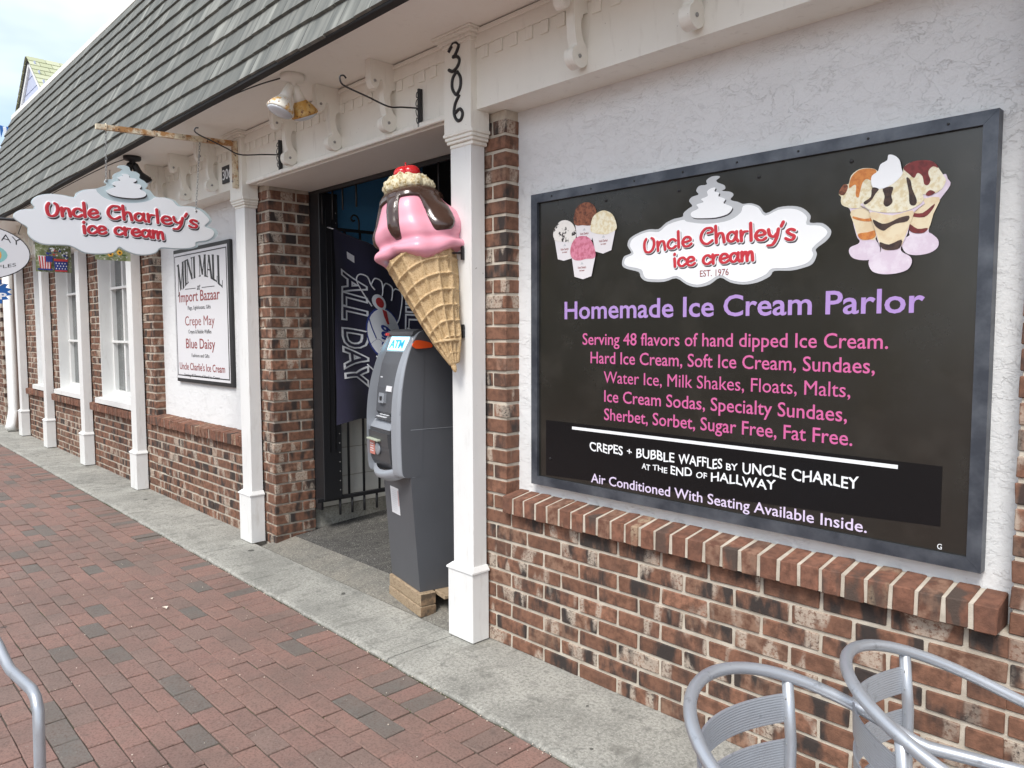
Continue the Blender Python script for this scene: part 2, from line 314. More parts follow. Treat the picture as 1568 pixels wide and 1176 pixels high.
def chamfer(lx, ly, lz, b, jit=0, rng=None):
    hx, hy, hz = lx/2, ly/2, lz/2; b = min(b, hx*.8, hy*.8, hz*.8); V = []; idx = {}
    for sx in (-1,1):
        for sy in (-1,1):
            for sz in (-1,1):
                j = [(rng.uniform(-jit, jit) if rng else 0) for _ in range(3)]
                for k in range(3):
                    c = [sx*(hx-b), sy*(hy-b), sz*(hz-b)]; c[k] = (sx*hx, sy*hy, sz*hz)[k]
                    idx[(sx,sy,sz,k)] = len(V); V.append((c[0]+j[0], c[1]+j[1], c[2]+j[2]))
    F = []
    for k in range(3):
        a, c = [(1,2),(2,0),(0,1)][k]
        for s in (-1,1):
            q = []
            for (p, r_) in ((-1,-1),(1,-1),(1,1),(-1,1)):
                sg = [0,0,0]; sg[k] = s; sg[a] = p; sg[c] = r_; q.append(idx[(*sg, k)])
            F.append(tuple(q) if s > 0 else tuple(q[::-1]))
    for k in range(3):                                   # edges parallel to axis k
        a, c = [(1,2),(2,0),(0,1)][k]
        for p in (-1,1):
            for r_ in (-1,1):
                def g(s, face):
                    sg = [0,0,0]; sg[k] = s; sg[a] = p; sg[c] = r_; return idx[(*sg, face)]
                q = (g(-1,a), g(1,a), g(1,c), g(-1,c)); F.append(q if p*r_ < 0 else q[::-1])
    for sx in (-1,1):
        for sy in (-1,1):
            for sz in (-1,1):
                q = (idx[(sx,sy,sz,0)], idx[(sx,sy,sz,1)], idx[(sx,sy,sz,2)]); F.append(q if sx*sy*sz > 0 else q[::-1])
    return V, F
_pm = {}
def piece_mesh(name, dims, b, jit, nv, mat):
    k = (name, tuple(round(d, 3) for d in dims), random.randrange(nv))
    if k not in _pm:
        rr = random.Random(str(k)); vs, fs = chamfer(*k[1], b, jit, rr)
        me = bpy.data.meshes.new(name); me.from_pydata(vs, [], fs); me.materials.append(M[mat]); _pm[k] = me
    return _pm[k]
def screen_size(c, a):
    q = proj(c)
    if q is None or not (-60 < q[0] < 1630 and -60 < q[1] < 1240): return -1 / (1 + (Vector(c)-CAM).length)
    return a / (q[2] * q[2])
def pieces(name, specs, mat, parent, b=.003, jit=.0008, limit=300, nv=4, area=None, rest_name=None):
    """specs: boxes (x0,x1,y0,y1,z0,z1); the largest in view become objects, the others one joined mesh"""
    def key(s):
        c = ((s[0]+s[1])/2, (s[2]+s[3])/2, (s[4]+s[5])/2); return -screen_size(c, (s[1]-s[0]+s[3]-s[2])*(s[5]-s[4]+.02))
    specs = sorted(specs, key=key)
    for s in specs[:limit]:
        me = piece_mesh(name, (s[1]-s[0], s[3]-s[2], s[5]-s[4]), b, jit, nv, mat)
        o = bpy.data.objects.new(name, me); COL.objects.link(o); o.parent = parent
        o.location = ((s[0]+s[1])/2, (s[2]+s[3])/2, (s[4]+s[5])/2)
    if len(specs) > limit:
        mb = MB()
        for s in specs[limit:]:
            vs, fs = chamfer(s[1]-s[0], s[3]-s[2], s[5]-s[4], b, jit, random); cx, cy, cz = (s[0]+s[1])/2, (s[2]+s[3])/2, (s[4]+s[5])/2
            mb.add([(p[0]+cx, p[1]+cy, p[2]+cz) for p in vs], fs)
        o = mb.build(rest_name or name + 's', mat, parent); o['kind'] = 'stuff'
def catmull(p, n=6, closed=True):
    out = []; m = len(p)
    for i in range(m if closed else m-1):
        g = lambda k: Vector(p[k % m]) if closed else Vector(p[max(0, min(m-1, k))])
        a, b, c, d = g(i-1), g(i), g(i+1), g(i+2)
        for j in range(n):
            t = j/n; out.append(tuple(.5*((2*b)+(c-a)*t+(2*a-5*b+4*c-d)*t*t+(3*b-a-3*c+d)*t**3)))
    if not closed: out.append(tuple(Vector(p[-1])))
    return out
# planes: frame(a,b,n) -> 3D
def wall_plane(y): return lambda a, b, n=0.0: (a, y - n, b)
def side_plane(x): return lambda a, b, n=0.0: (x + n, a, b)
def plate(P, poly, n0, n1, name, mat, parent):
    return MB().prism([tuple(p) for p in poly], lambda a, b: P(a, b, n0), lambda a, b: P(a, b, n1)).build(name, mat, parent)
_tm = {}
def textgeo(s, off=0.0, extr=.5, shear=0, res=3):
    k = (s, off, shear)
    if k in _tm: return _tm[k]
    c = bpy.data.curves.new('t', 'FONT'); c.body = s; c.size = 1; c.offset = off; c.extrude = extr; c.shear = shear; c.resolution_u = res
    o = bpy.data.objects.new('t', c); COL.objects.link(o)
    me = bpy.data.meshes.new_from_object(o.evaluated_get(bpy.context.evaluated_depsgraph_get()))
    V = [tuple(v.co) for v in me.vertices]; F = [tuple(p.vertices) for p in me.polygons]
    bpy.data.objects.remove(o); bpy.data.curves.remove(c); bpy.data.meshes.remove(me)
    _tm[k] = (V, F); return _tm[k]
CAPH = .729
def text(s, P, a0, a1, b0, cap, n0, n1, mat, parent, name='lettering', off=0.0, shear=0, warp=None, slope=0.0):
    V, F = textgeo(s, off, .5, shear)
    x0 = min(v[0] for v in V); x1 = max(v[0] for v in V); k = (a1-a0)/(x1-x0); h = cap/CAPH
    vs = []
    for v in V:
        u = (v[0]-x0)*k; a = a0+u; b = b0 + v[1]*h + slope*u
        if warp: a, b = warp(a, b)
        vs.append(P(a, b, n0 if v[2] < 0 else n1))
    # keep outward normals: planes are right-handed so the font winding holds
    words = s.split(' ')
    if len([w for w in words if w]) < 2:
        me = bpy.data.meshes.new(name); me.from_pydata(vs, [], F); me.update(); return link(name, me, parent, mat)
    ends = []; pre = ''
    for w in words:
        pre = (pre + ' ' + w) if pre or ends else w
        if w: ends.append(max(v[0] for v in textgeo(pre, off, .5, shear)[0]) + 1e-4)
    ends[-1] = 1e9; o = None
    for i, e_ in enumerate(ends):
        lo = ends[i-1] if i else -1e9
        ff = [f for f in F if lo < sum(V[k][0] for k in f)/len(f) <= e_]; used = sorted({k for f in ff for k in f}); mp_ = {k: j for j, k in enumerate(used)}
        if not ff: continue
        me = bpy.data.meshes.new(name); me.from_pydata([vs[k] for k in used], [], [tuple(mp_[k] for k in f) for f in ff]); me.update(); o = link(name, me, parent, mat)
    return o
# brush lettering: rounded strokes
G = {
 'U': (1.12, [[(.20,1.36),(.07,1.1),(.05,.7),(.16,.25),(.45,.10),(.76,.28),(.92,.75),(.86,1.2),(.70,1.36)]]),
 'n': (.92, [[(.10,.92),(.16,.12)], [(.18,.55),(.36,.88),(.62,.86),(.72,.5),(.78,.12)]]),
 'c': (.84, [[(.74,.76),(.5,.93),(.2,.78),(.09,.45),(.24,.16),(.52,.10),(.76,.26)]]),
 'l': (.42, [[(.12,1.52),(.18,.12)]]),
 'e': (.88, [[(.18,.46),(.48,.52),(.74,.62),(.62,.86),(.36,.92),(.13,.68),(.09,.38),(.28,.12),(.56,.10),(.8,.26)]]),
 'C': (1.15, [[(.62,1.02),(.98,1.12),(.86,1.42),(.46,1.42),(.16,1.08),(.08,.6),(.28,.2),(.62,.08),(.98,.32)]]),
 'h': (.92, [[(.08,1.52),(.16,.12)], [(.16,.55),(.36,.88),(.6,.84),(.7,.5),(.76,.12)]]),
 'a': (.98, [[(.72,.72),(.42,.92),(.13,.7),(.12,.3),(.34,.1),(.58,.22),(.70,.5)], [(.76,.9),(.74,.4),(.88,.12)]]),
 'r': (.68, [[(.1,.92),(.16,.12)], [(.17,.55),(.32,.84),(.56,.88)]]),
 'y': (.90, [[(.1,.92),(.2,.5),(.46,.36),(.66,.58)], [(.78,.95),(.66,.25),(.4,-.28),(.08,-.36)]]),
 "'": (.34, [[(.2,1.5),(.08,1.2)]]),
 's': (.74, [[(.62,.84),(.36,.93),(.14,.74),(.34,.53),(.6,.38),(.52,.12),(.28,.07),(.06,.18)]]),
 'i': (.40, [[(.12,.88),(.17,.12)], [(.12,1.30),(.13,1.33)]]),
 'm': (1.18, [[(.08,.92),(.12,.12)], [(.14,.55),(.3,.9),(.48,.82),(.54,.12)], [(.56,.55),(.72,.9),(.92,.82),(1.0,.12)]]),
 ' ': (.62, []),
}
def brush(s, P, pos_fn, size, r, n0, dn, mat, parent, name='lettering', shift=(0,0)):
    """pos_fn(t, h): t along the line 0..1, h height in x-heights -> (a,b)"""
    tot = sum(G[c][0] for c in s); mb = MB(); x = 0
    for c in s + '\0':
        if c in ' \0':
            if mb.v: mb.build(name, mat, parent); mb = MB()
            if c == '\0': break
        for st in G[c][1]:
            pp = catmull(st, 5, False); pts = [pos_fn((x+p[0])/tot, p[1]) for p in pp]
            pts = [Vector((p[0]+shift[0], p[1]+shift[1])) for p in pts]
            n = len(pts); ring = []; K = 10
            seq = []
            d0 = (pts[1]-pts[0]).normalized(); d1 = (pts[-1]-pts[-2]).normalized()
            for q in (0.0, .35, .7, .92): seq.append((pts[0] - d0*r*math.cos(math.asin(q)) if q < 1 else pts[0], max(q, .02), d0))
            for i in range(n):
                d = (pts[min(n-1, i+1)] - pts[max(0, i-1)]).normalized(); seq.append((pts[i], 1.0, d))
            for q in (.92, .7, .35, 0.0): seq.append((pts[-1] + d1*r*math.cos(math.asin(q)), max(q, .02), d1))
            vs = []
            for p, q, d in seq:
                w = Vector((-d.y, d.x)) * r * q * (.66 + .40*abs(d.y))
                for k in range(K):
                    a = 2*math.pi*k/K; z = math.copysign(abs(math.sin(a))**.5, math.sin(a))*math.sqrt(q)
                    vs.append(P(p.x + w.x*math.cos(a), p.y + w.y*math.cos(a), n0 + dn*z))
            m_ = len(seq)
            mb.add(vs, [(i*K+k, i*K+(k+1)%K, (i+1)*K+(k+1)%K, (i+1)*K+k) for i in range(m_-1) for k in range(K)], False)
        x += G[c][0]
def inset(poly, d):
    n = len(poly); A = sum(poly[i][0]*poly[(i+1)%n][1]-poly[(i+1)%n][0]*poly[i][1] for i in range(n)); sg = 1 if A > 0 else -1
    out = []
    for i in range(n):
        a, b, c = Vector(poly[i-1]), Vector(poly[i]), Vector(poly[(i+1)%n]); t = (c-a).normalized(); out.append((b.x - t.y*d*sg, b.y + t.x*d*sg))
    return out

# ================================================================== THE BUILDING
CP = .0682; BL = .1975; MJ = .0125
bld = thing('shop_building', 'low white stucco and brick shop building with grey green shingled mansard roof and white posts', 'building')
X_L, X_R = -11.80, 3.0
def gz(x): return .0065*max(0, -x-5)
def cz(i): return i*CP, i*CP + CP - MJ
specs = []
def course(i, x0, x1, y0=0.0, d=.06, off=None, ends=(0, 0)):
    z0, z1 = cz(i); off = (BL/2 if i % 2 else 0) if off is None else off
    x = math.floor((x0 - off)/BL)*BL + off
    while x < x1:
        a, b = max(x, x0), min(x+BL, x1)
        if b - a > .028:
            jy = random.uniform(-.0012, .0012)
            specs.append((a+MJ/2 if a > x0 else a, b-MJ/2 if b < x1 else b, y0+jy, y0+d + (.02 if (a == x0 or b == x1) and ends[0] else 0), z0+random.uniform(0,.0012), z1))
        x += BL
# low wall under the ledges
for i in range(9):
    course(i, -2.62, -.495); course(i, -.495, X_R)
    course(i, X_L, -4.607)
# piers over the ledges; the near ones wrap round into their recess
def pier(x0, x1, i0=9, i1=34, d=.105, ybase=0.0):
    for i in range(i0, i1):
        z0, z1 = cz(i); x = x1; first_ = .092 if i % 2 else .188
        while x - x0 > .03:
            a = max(x0, x-first_); a = x0 if a - x0 < .05 else a; jy = random.uniform(-.0015, .0015)
            specs.append((a + (MJ if a > x0 else 0), x, ybase+jy, ybase+d, z0+random.uniform(0,.0012), z1)); x = a; first_ = .188
pier(-2.62, -2.397, 9, 34, .105); pier(-.495, -.08); pier(-7.25, -6.79); pier(-8.87, -8.33); pier(-10.47, -9.97); pier(-11.80, -11.05)
# door pier with its return into the entry
for i in range(0, 34):
    z0, z1 = cz(i)
    if i >= 9:
        course(i, -4.95, -4.72 if i % 2 else -4.80, 0, .1)
    xl = -4.80 if i % 2 == 0 else -4.715
    if i < 9: xl = max(xl, -4.72)
    if i % 2 == 0:
        specs.append((xl+MJ, -4.603, -.003, .092, z0, z1)); specs.append((-4.70, -4.603, .092+MJ, .287, z0, z1))
    else:
        specs.append((xl+MJ, -4.603, -.003, .186, z0, z1)); specs.append((-4.70, -4.603, .186+MJ, .287, z0, z1))
# right door jamb
for i in range(0, 34):
    z0, z1 = cz(i); c = .092 if i % 2 else .186
    specs.append((-2.624, -2.53, .062+MJ if i < 9 else .11+MJ, c+.06, z0, z1)); specs.append((-2.624, -2.53, c+.06+MJ, .30, z0, z1))
wall = MB()
g = .006
wall.box(-2.615, X_R, g, .30, -.05, .612); wall.box(X_L, -4.611, g, .285, -.05, .612)
for a, b in ((-2.615,-2.402),(-.49,-.085),(-7.245,-6.796),(-8.865,-8.336),(-10.465,-9.976),(-11.80,-11.056)): wall.box(a, b, g, .30, .613, 2.345)
wall.box(-4.95, -4.609, g, .285, .613, 2.345)
wall_o = wall.build('brick_wall', 'mortar', bld)
pieces('brick', specs, 'brick', wall_o, b=.0026, jit=.0016, limit=300, nv=3)
# stucco panels
def stucco(x0, x1, z0=.60, z1=2.40): return MB().box(x0, x1, .08, .20, z0, z1).build('stucco_panel', 'stucco', bld)
stucco(-2.402, -.49); stucco(-.085, 2.9); stucco(-6.795, -4.945)
# rowlock ledges
def ledge(x0, x1, yb=.075):
    n = round((x1-x0)/.0662); p = (x1-x0)/n; mb = MB()
    mb.prism([(-.030, .612), (yb, .612), (yb, .6965), (-.030, .680)], lambda a, b: (x0+.010, a, b), lambda a, b: (x1-.012, a, b))
    mo = mb.build('ledge_mortar', 'mortar', bld)
    for k in range(n):
        key = ('sill', random.randrange(5))
        if key not in _pm:
            rr = random.Random(key[1]); vs, fs = chamfer(.0545, yb+.036, .080, .003, .0014, rr); vs = [(a, b, c + b*.16*(1 if c > 0 else .2)) for a, b, c in vs]
            me = bpy.data.meshes.new('sill_brick'); me.from_pydata(vs, [], fs); me.materials.append(M['sill_brick']); _pm[key] = me
        o = bpy.data.objects.new('sill_brick', _pm[key]); COL.objects.link(o); o.parent = mo
        o.location = (x0 + (k+.5)*p, (-.036+yb)/2 + random.uniform(-.002,.002), .6515 + random.uniform(-.002,.002)); o.rotation_euler = (random.uniform(-.01,.01), random.uniform(-.02,.02), random.uniform(-.008,.008))
ledge(-2.392, -.507); ledge(-.07, 2.9); ledge(-6.93, -4.935); ledge(-8.64, -7.2, .05); ledge(-10.22, -8.85, .05); ledge(-11.55, -10.45, .05)
# ---- posts
def post(xr, first=[None]):
    if first[0] is None:
        mb = MB(); mb.prism([(-.150,-.088),(-.012,-.088),(-.012,-.012),(-.150,-.012)], lambda a, b: (a, b, .33), lambda a, b: (a, b, 2.22))
        p = mb.build('post', 'white')
        b = MB().bbox(-.172, 0, -.107, -.008, .004, .318, .003)
        v = [(-.172,-.107),(0,-.107),(0,-.008),(-.172,-.008)]; w = [(-.155,-.092),(-.008,-.092),(-.008,-.010),(-.155,-.010)]
        b.add([(x, y, .319) for x, y in [(-.178,-.112),(.005,-.112),(.005,-.008),(-.178,-.008)]] + [(x, y, .326) for x, y in [(-.178,-.112),(.005,-.112),(.005,-.008),(-.178,-.008)]] + [(x, y, .346) for x, y in w],
              [(3,2,1,0),(0,1,5,4),(1,2,6,5),(2,3,7,6),(3,0,4,7),(4,5,9,8),(5,6,10,9),(6,7,11,10),(7,4,8,11),(8,9,10,11)])
        base = b.build('post_base', 'white', p)
        c = MB(); c.bbox(-.162, .018, -.115, -.008, 2.26, 2.645, .002)
        for (e, z0, z1) in ((.0,2.205,2.222),(.010,2.222,2.236),(.016,2.236,2.252),(.022,2.252,2.268)): c.bbox(-.152-e, -.010+e+.012, -.092-e, -.006, z0, z1, .003)
        cap = c.build('capital', 'cream', p)
        d = MB()
        for (e, z0, z1) in ((.006,2.628,2.642),(.016,2.642,2.656),(.032,2.656,2.668),(.040,2.668,2.6765)): d.bbox(-.162-e, .018+e, -.115-e, -.006, z0, z1, .002)
        crown = d.build('crown_moulding', 'cream', p)
        first[0] = p; p.parent = bld
        o = p
    else:
        o = first[0].copy(); COL.objects.link(o); o.parent = bld
        for ch in first[0].children:
            k = ch.copy(); COL.objects.link(k); k.parent = o
    o.location = (xr, 0, gz(xr)*1.1); return o
POSTX = [-2.507, -4.750, -7.028, -8.655, -10.235, -11.58, -.10, 1.9]
posts = [post(x) for x in POSTX]
# ---- beam / frieze
fz = MB(); fz.box(X_L, X_R, -.080, .10, 2.346, 2.672)
beam = fz.build('frieze_beam', 'cream', bld)
MB().bbox(-4.70, -2.66, -.104, -.0805, 2.336, 2.362, .004).build('door_lip_moulding', 'cream', bld)
MB().box(-4.60, -2.63, -.076, .30, 2.328, 2.3455).build('door_head_soffit', 'soffit', bld)
band = MB().box(X_L, X_R, -.089, -.0805, 2.598, 2.660).build('dentil_band', 'cream', beam)
MB().bbox(X_L, X_R, -.098, -.0895, 2.652, 2.672, .003).build('cornice_strip', 'cream', beam)
dm = MB().bbox(-.021, .021, -.0885, -.0805, 2.548, 2.5975, .002).mesh('dentil'); dm.materials.append(M['cream'])
x = -8.0
while x < .6:
    if not any(px-.2 < x < px+.05 for px in POSTX):
        o = bpy.data.objects.new('dentil', dm); COL.objects.link(o); o.parent = beam; o.location = (x, 0, 0)
    x += .087
# scroll brackets
bp = catmull([(-.081,2.560),(-.095,2.556),(-.108,2.545),(-.116,2.51),(-.108,2.47),(-.094,2.447),(-.081,2.43),(-.081,2.385),(-.096,2.366),(-.120,2.358),(-.147,2.366),(-.162,2.388),(-.158,2.418),(-.138,2.436),
     (-.146,2.47),(-.150,2.52),(-.152,2.575),(-.160,2.592),(-.172,2.588),(-.178,2.562),(-.196,2.548),(-.214,2.556),(-.224,2.58)], 4, False) + [(-.226,2.6765),(-.081,2.6765)]
bm_ = MB().prism(bp, lambda a, b: (-.021, a, b), lambda a, b: (.021, a, b)).mesh('scroll_bracket'); bm_.materials.append(M['cream'])
blt = MB().lathe([(.007,0),(.007,.004),(.004,.006)], (1,0,0), (0,0,0), 10).mesh('bolt'); blt.materials.append(M['grey_metal'])
for x in (-3.10, -3.60, -4.09, -1.89, -1.40, -.90, -.42, -5.20, -5.68, -6.17, -6.66, -7.45, -7.95, -9.1, -9.6, -10.7, .4, .9, 1.4):
    o = bpy.data.objects.new('scroll_bracket', bm_); COL.objects.link(o); o.parent = bld; o.location = (x, 0, 0)
    for a, b in ((-.200, 2.580), (-.124, 2.398)):
        k = bpy.data.objects.new('bolt', blt); COL.objects.link(k); k.parent = o; k.location = (.0215, a, b)
# soffit, eave, roof
MB().box(X_L, X_R, -.505, .29, 2.677, 2.70).build('soffit', 'soffit', bld)
PIT = R(70); sn, cs = math.sin(PIT), math.cos(PIT); EY, EZ = -.53, 2.665
def roof_pt(s, n, x): return (x, EY + s*cs - n*sn, EZ + s*sn + n*cs)
rb = MB(); XE = -12.03
rb.prism([(EY+.004, EZ+.008), (EY+1.70*cs+.004, EZ+1.70*sn), (EY+1.70*cs+.12, EZ+1.70*sn), (-.40, EZ+.04)], lambda a, b: (X_R, a, b), lambda a, b: (XE, a, b))
roof = rb.build('roof', 'drip', bld)
MB().bbox(XE, X_R, EY-.012, EY+.03, EZ-.022, EZ+.012, .003).build('drip_edge', 'drip', roof)
EXP = .1415; NC = 12; sh = []
for c in range(NC):
    x = XE; ph = random.uniform(0, 6)
    while x < X_R:
        w = random.choice((.11,.13,.15,.17,.19,.22)); w = min(w, X_R - x)
        wave = .005*math.sin(x*2.1+ph) + .004*math.sin(x*5.3+2*ph)
        if w > .02: sh.append((x, w, c*EXP + wave + random.uniform(-.0022,.0022) - .012))
        x += w
sh.sort(key=lambda s: -screen_size(roof_pt(s[2]+.07, 0, s[0]+s[1]/2), s[1]*.14))
def shingle_geo(w, L_=.165, t=.017):
    # local: x width, s up the slope, n outwards ; butt end thick
    q = [(.001, 0), (w-.001, 0)]
    V = [(.0015,0,.004),(w-.0015,0,.004),(w-.0015,L_,-.004),(.0015,L_,-.004),(.0015,0,.004+t),(w-.0015,0,.004+t),(w-.0015,L_,.0035),(.0015,L_,.0035)]
    F = [(0,3,2,1),(4,5,6,7),(0,1,5,4),(1,2,6,5),(2,3,7,6),(3,0,4,7)]
    return [(a, s*cs - n*sn, s*sn + n*cs) for a, s, n in V], F
sm_ = {}; jn = MB()
for k, (x, w, s) in enumerate(sh):
    if k < 300:
        kk = round(w, 2)
        if kk not in sm_:
            V, F = shingle_geo(kk); me = bpy.data.meshes.new('shingle'); me.from_pydata(V, [], F); me.materials.append(M['shingle']); sm_[kk] = me
        o = bpy.data.objects.new('shingle', sm_[kk]); COL.objects.link(o); o.parent = roof; o.location = roof_pt(s, random.uniform(0,.0015), x)
    else:
        V, F = shingle_geo(w); b = roof_pt(s, random.uniform(0,.0015), x); jn.add([(p[0]+b[0], p[1]+b[1], p[2]+b[2]) for p in V], F)
jn.build('shingles', 'shingle', roof)['kind'] = 'stuff'
tp = MB(); a = roof_pt(1.705, .0, 0)
tp.bbox(XE-.01, X_R, a[1]-.022, a[1]+.10, a[2]-.004, a[2]+.026, .004); tp.build('roof_edge_trim', 'white', bld); MB().bbox(XE-.005, X_R, a[1]-.030, a[1]+.02, a[2]-.040, a[2]-.0045, .002).build('roof_edge_strip', 'soffit', bld)
# ---- windows
def window(x0, x1, z0=.745, z1=2.346, bars_z=(1.31, 1.84), bars_x=()):
    fr = MB(); yg = .145
    fr.box(x0, x0+.012, -.004, yg, z0, z1); fr.box(x1-.03, x1, -.004, yg, z0, z1); fr.box(x0, x1, .02, yg, z1-.04, z1-.001)
    fr.box(x0+.0125, x0+.030, yg-.035, yg+.02, z0+.03, z1-.04); fr.box(x1-.075, x1-.0305, yg-.035, yg+.02, z0+.03, z1-.04); fr.box(x0+.030, x1-.075, yg-.030, yg+.02, z0+.03, z0+.075)
    w = fr.build('window', 'white', bld)
    MB().box(x0+.02, x1-.05, yg+.004, yg+.010, z0+.05, z1-.04).build('pane', 'glass', w)
    for b in bars_x: MB().bbox(b-.018, b+.018, yg-.03, yg+.0035, z0+.07, z1-.045, .003).build('muntin', 'white', w)
    for b in bars_z: MB().bbox(x0+.02, x1-.045, yg-.048, yg-.031, b-.012, b+.012, .003).build('muntin', 'white', w)
    sl_ = MB().prism([(-.055,z0-.045),(.13,z0-.045),(.13,z0+.028),(-.055,z0+.004)], lambda a, b: (x0-.07, a, b), lambda a, b: (x1+.02, a, b)); sl_.build('window_sill', 'white', w)
    return w
window(-8.33, -7.25, bars_x=(-7.975, -7.62)); window(-9.97, -8.87, bars_x=(-9.62, -9.25)); w3 = window(-11.05, -10.47, bars_z=())
MB().box(-11.0, -10.62, .085, .090, .95, 2.1).build('poster', 'print_white', w3)
MB().box(-10.93, -10.72, .081, .0845, 1.55, 1.70).build('poster_print', 'teal', w3)
# interior closing walls and body of the building
bk = MB(); bk.box(X_L, -4.90, .30, .34, 0, 2.67); bk.box(-2.40, X_R, .31, .34, 0, 2.67); bk.box(-4.72, -2.55, .290, .301, 2.346, 3.21); bk.box(X_L, X_R, 4.01, 4.1, 0, 4.2)
bk.box(X_L-.02, X_L, .0, 4.0, 0, 2.67); bk.box(X_R, X_R+.02, .0, 4.0, 0, 2.67)
bk.build('wall_core', 'white', bld)
MB().box(X_L, X_R, .1, 4.0, 4.16, 4.20).build('flat_roof', 'drip', bld)
# ---- entry hall
hw = MB(); hw.box(-4.72, -4.640, .302, 4.0, .98, 3.2); hw.build('blue_wall', 'blue_wall', bld)
hb = MB(); hb.box(-4.72, -4.648, .288, 4.0, .0, .978); blk = hb.build('block_wall', 'mortar', bld)
bs = []
for i in range(5):
    z0 = .19 + i*.2; y = .292 - (.2 if i % 2 else 0)
    while y < 3.4:
        a, b = max(y, .290), min(y+.4, 3.4)
        if b-a > .05 and z0 < .97: bs.append((-4.70, -4.640, a+.002, b-.002, z0+.002, min(z0+.197, .977)))
        y += .4
pieces('block', bs, 'block', blk, b=.002, jit=.0003, limit=60, nv=1)
MB().prism([(.289,.0),(3.9,.0),(3.9,.188),(.289,.188)], lambda a, b: (-4.70, a, b), lambda a, b: (-4.632, a, b)).build('wall_footing', 'base_conc', bld)
MB().box(-2.62, -2.55, .302, 4.0, 0, 3.199).build('hall_side_wall', 'blue_wall', bld)
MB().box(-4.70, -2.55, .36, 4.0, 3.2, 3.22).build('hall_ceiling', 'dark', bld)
MB().box(-4.64, -2.62, 1.25, 1.30, .12, 3.199).build('hall_dark_sheet', 'dark', bld)  # black sheet across the hall, standing in for its shaded depth
# house numbers painted on the post and the plate
pp = posts[0]
NUM = [('3', [(-.02,.09),(.02,.125),(.055,.105),(.03,.062),(.012,.055),(.04,.05),(.06,.025),(.045,-.005),(.01,-.02),(-.02,-.005)], (.0, 2.528)),
       ('0', [(.015,.10),(-.012,.07),(-.015,.02),(.012,-.018),(.042,.01),(.045,.06),(.02,.10)], (.02, 2.424)),
       ('6', [(.02,.12),(-.01,.08),(-.02,.03),(.0,-.01),(.03,-.012),(.042,.018),(.02,.045),(-.01,.03)], (.035, 2.308))]
for ch, st, (ox, oz) in NUM:
    pts = [( -.105+ox+a*.92, -.1165, oz+b*.80+.012) for a, b in catmull(st, 5, False)]
    o = MB().tube(pts, .0075, 6).build('house_number', 'print_black', pp)
pl_ = MB().bbox(-5.093, -4.925, -.090, -.0805, 2.397, 2.510, .002).build('number_plate', 'print_black', bld)
text('306', wall_plane(-.090), -5.078, -4.938, 2.420, .070, .0002, .0022, 'print_white', pl_, 'plate_lettering')
# ---- left neighbour: jog, downspout, gable
nb = thing('neighbour_building', 'red brick corner building with yellow green shingled gable beyond the mansard roof', 'building', (0,0,0))
ns = []
for i in range(40):
    z0, z1 = cz(i); x = -11.82 - (BL/2 if i % 2 else 0)
    while x > -14.4:
        ns.append((max(x-BL+MJ, -14.5), min(x, -11.83), .10 if x > -12.9 else -.05, .16, z0, z1)); x -= BL
nw = MB(); nw.box(-12.92, -11.82, .106, .3, 0, 2.8); nw.box(-15.5, -12.93, -.044, .3, 0, 2.8); nwo = nw.build('brick_wall', 'mortar', nb)
pieces('brick', ns, 'brick', nwo, b=.002, jit=.0008, limit=160, nv=2)
ds = MB(); ds.tube([(-12.46,-.02,2.7),(-12.46,-.02,.34),(-12.42,-.04,.25),(-12.24,-.10,.12),(-12.20,-.12,.08)], .075, 4, True); ds.build('downspout', 'white', nb)
AP = (-11.49, 4.90); y0 = .16
gb = MB().prism([(-12.45,4.0),(-10.5,4.0),(-10.5,4.06),AP,(-12.45,4.16)], lambda a, b: (a, y0+.02, b), lambda a, b: (a, y0+.06, b)).build('gable_wall', 'lav', nb)
for k in range(4):
    z = 4.20 + k*.165; hwid = (AP[1]-.05-z)/.78
    if hwid > .05: MB().box(AP[0]-hwid, AP[0]+hwid*.98, y0+.005, y0+.0195, z, z+.150).build('clapboard', 'lav', gb)
def rake(p, q, w=.06):
    d = (Vector(q)-Vector(p)).normalized(); nn = Vector((-d.y, d.x)); nn = nn if nn.y > 0 else -nn
    P_ = [p, q, (q[0]-nn.x*w, q[1]-nn.y*w), (p[0]-nn.x*w, p[1]-nn.y*w)]
    MB().prism(P_, lambda a, b: (a, y0+.03, b), lambda a, b: (a, y0-.02, b)).build('rake_board', 'white', nb)
rake((-12.45,4.16), AP); rake(AP, (-10.65,4.20))
def slope_roof(p, q, y0_, y1, rows, name='roof'):
    mb = MB(); d = Vector(q)-Vector(p); Ls = d.length; d.normalize(); nn = Vector((-d.y, d.x)); nn = nn if nn.y > 0 else -nn
    pr = [(p[0], p[1]), (q[0], q[1]), (q[0]-nn.x*.03, q[1]-nn.y*.03), (p[0]-nn.x*.03, p[1]-nn.y*.03)]
    ro = MB().prism(pr, lambda a, b: (a, y0_, b), lambda a, b: (a, y1, b)).build(name, 'drip', nb)
    st = MB()
    for r_ in range(rows):
        s0, s1 = Ls*r_/rows, Ls*(r_+1)/rows
        y = y0_ - .02
        while y < y1:
            w = random.uniform(.12, .22); a0 = Vector(p)+d*s0; a1 = Vector(p)+d*(s1+.01)
            b0, b1 = a0+nn*.012, a1+nn*.020
            st.add([(b0.x,y,b0.y),(b0.x,min(y+w-.004,y1),b0.y),(b1.x,min(y+w-.004,y1),b1.y),(b1.x,y,b1.y),(a1.x,y,a1.y),(a1.x,min(y+w-.004,y1),a1.y)], [(0,1,2,3),(3,2,5,4)]); y += w
    st.build('shingles', 'far_shingle', ro)['kind'] = 'stuff'
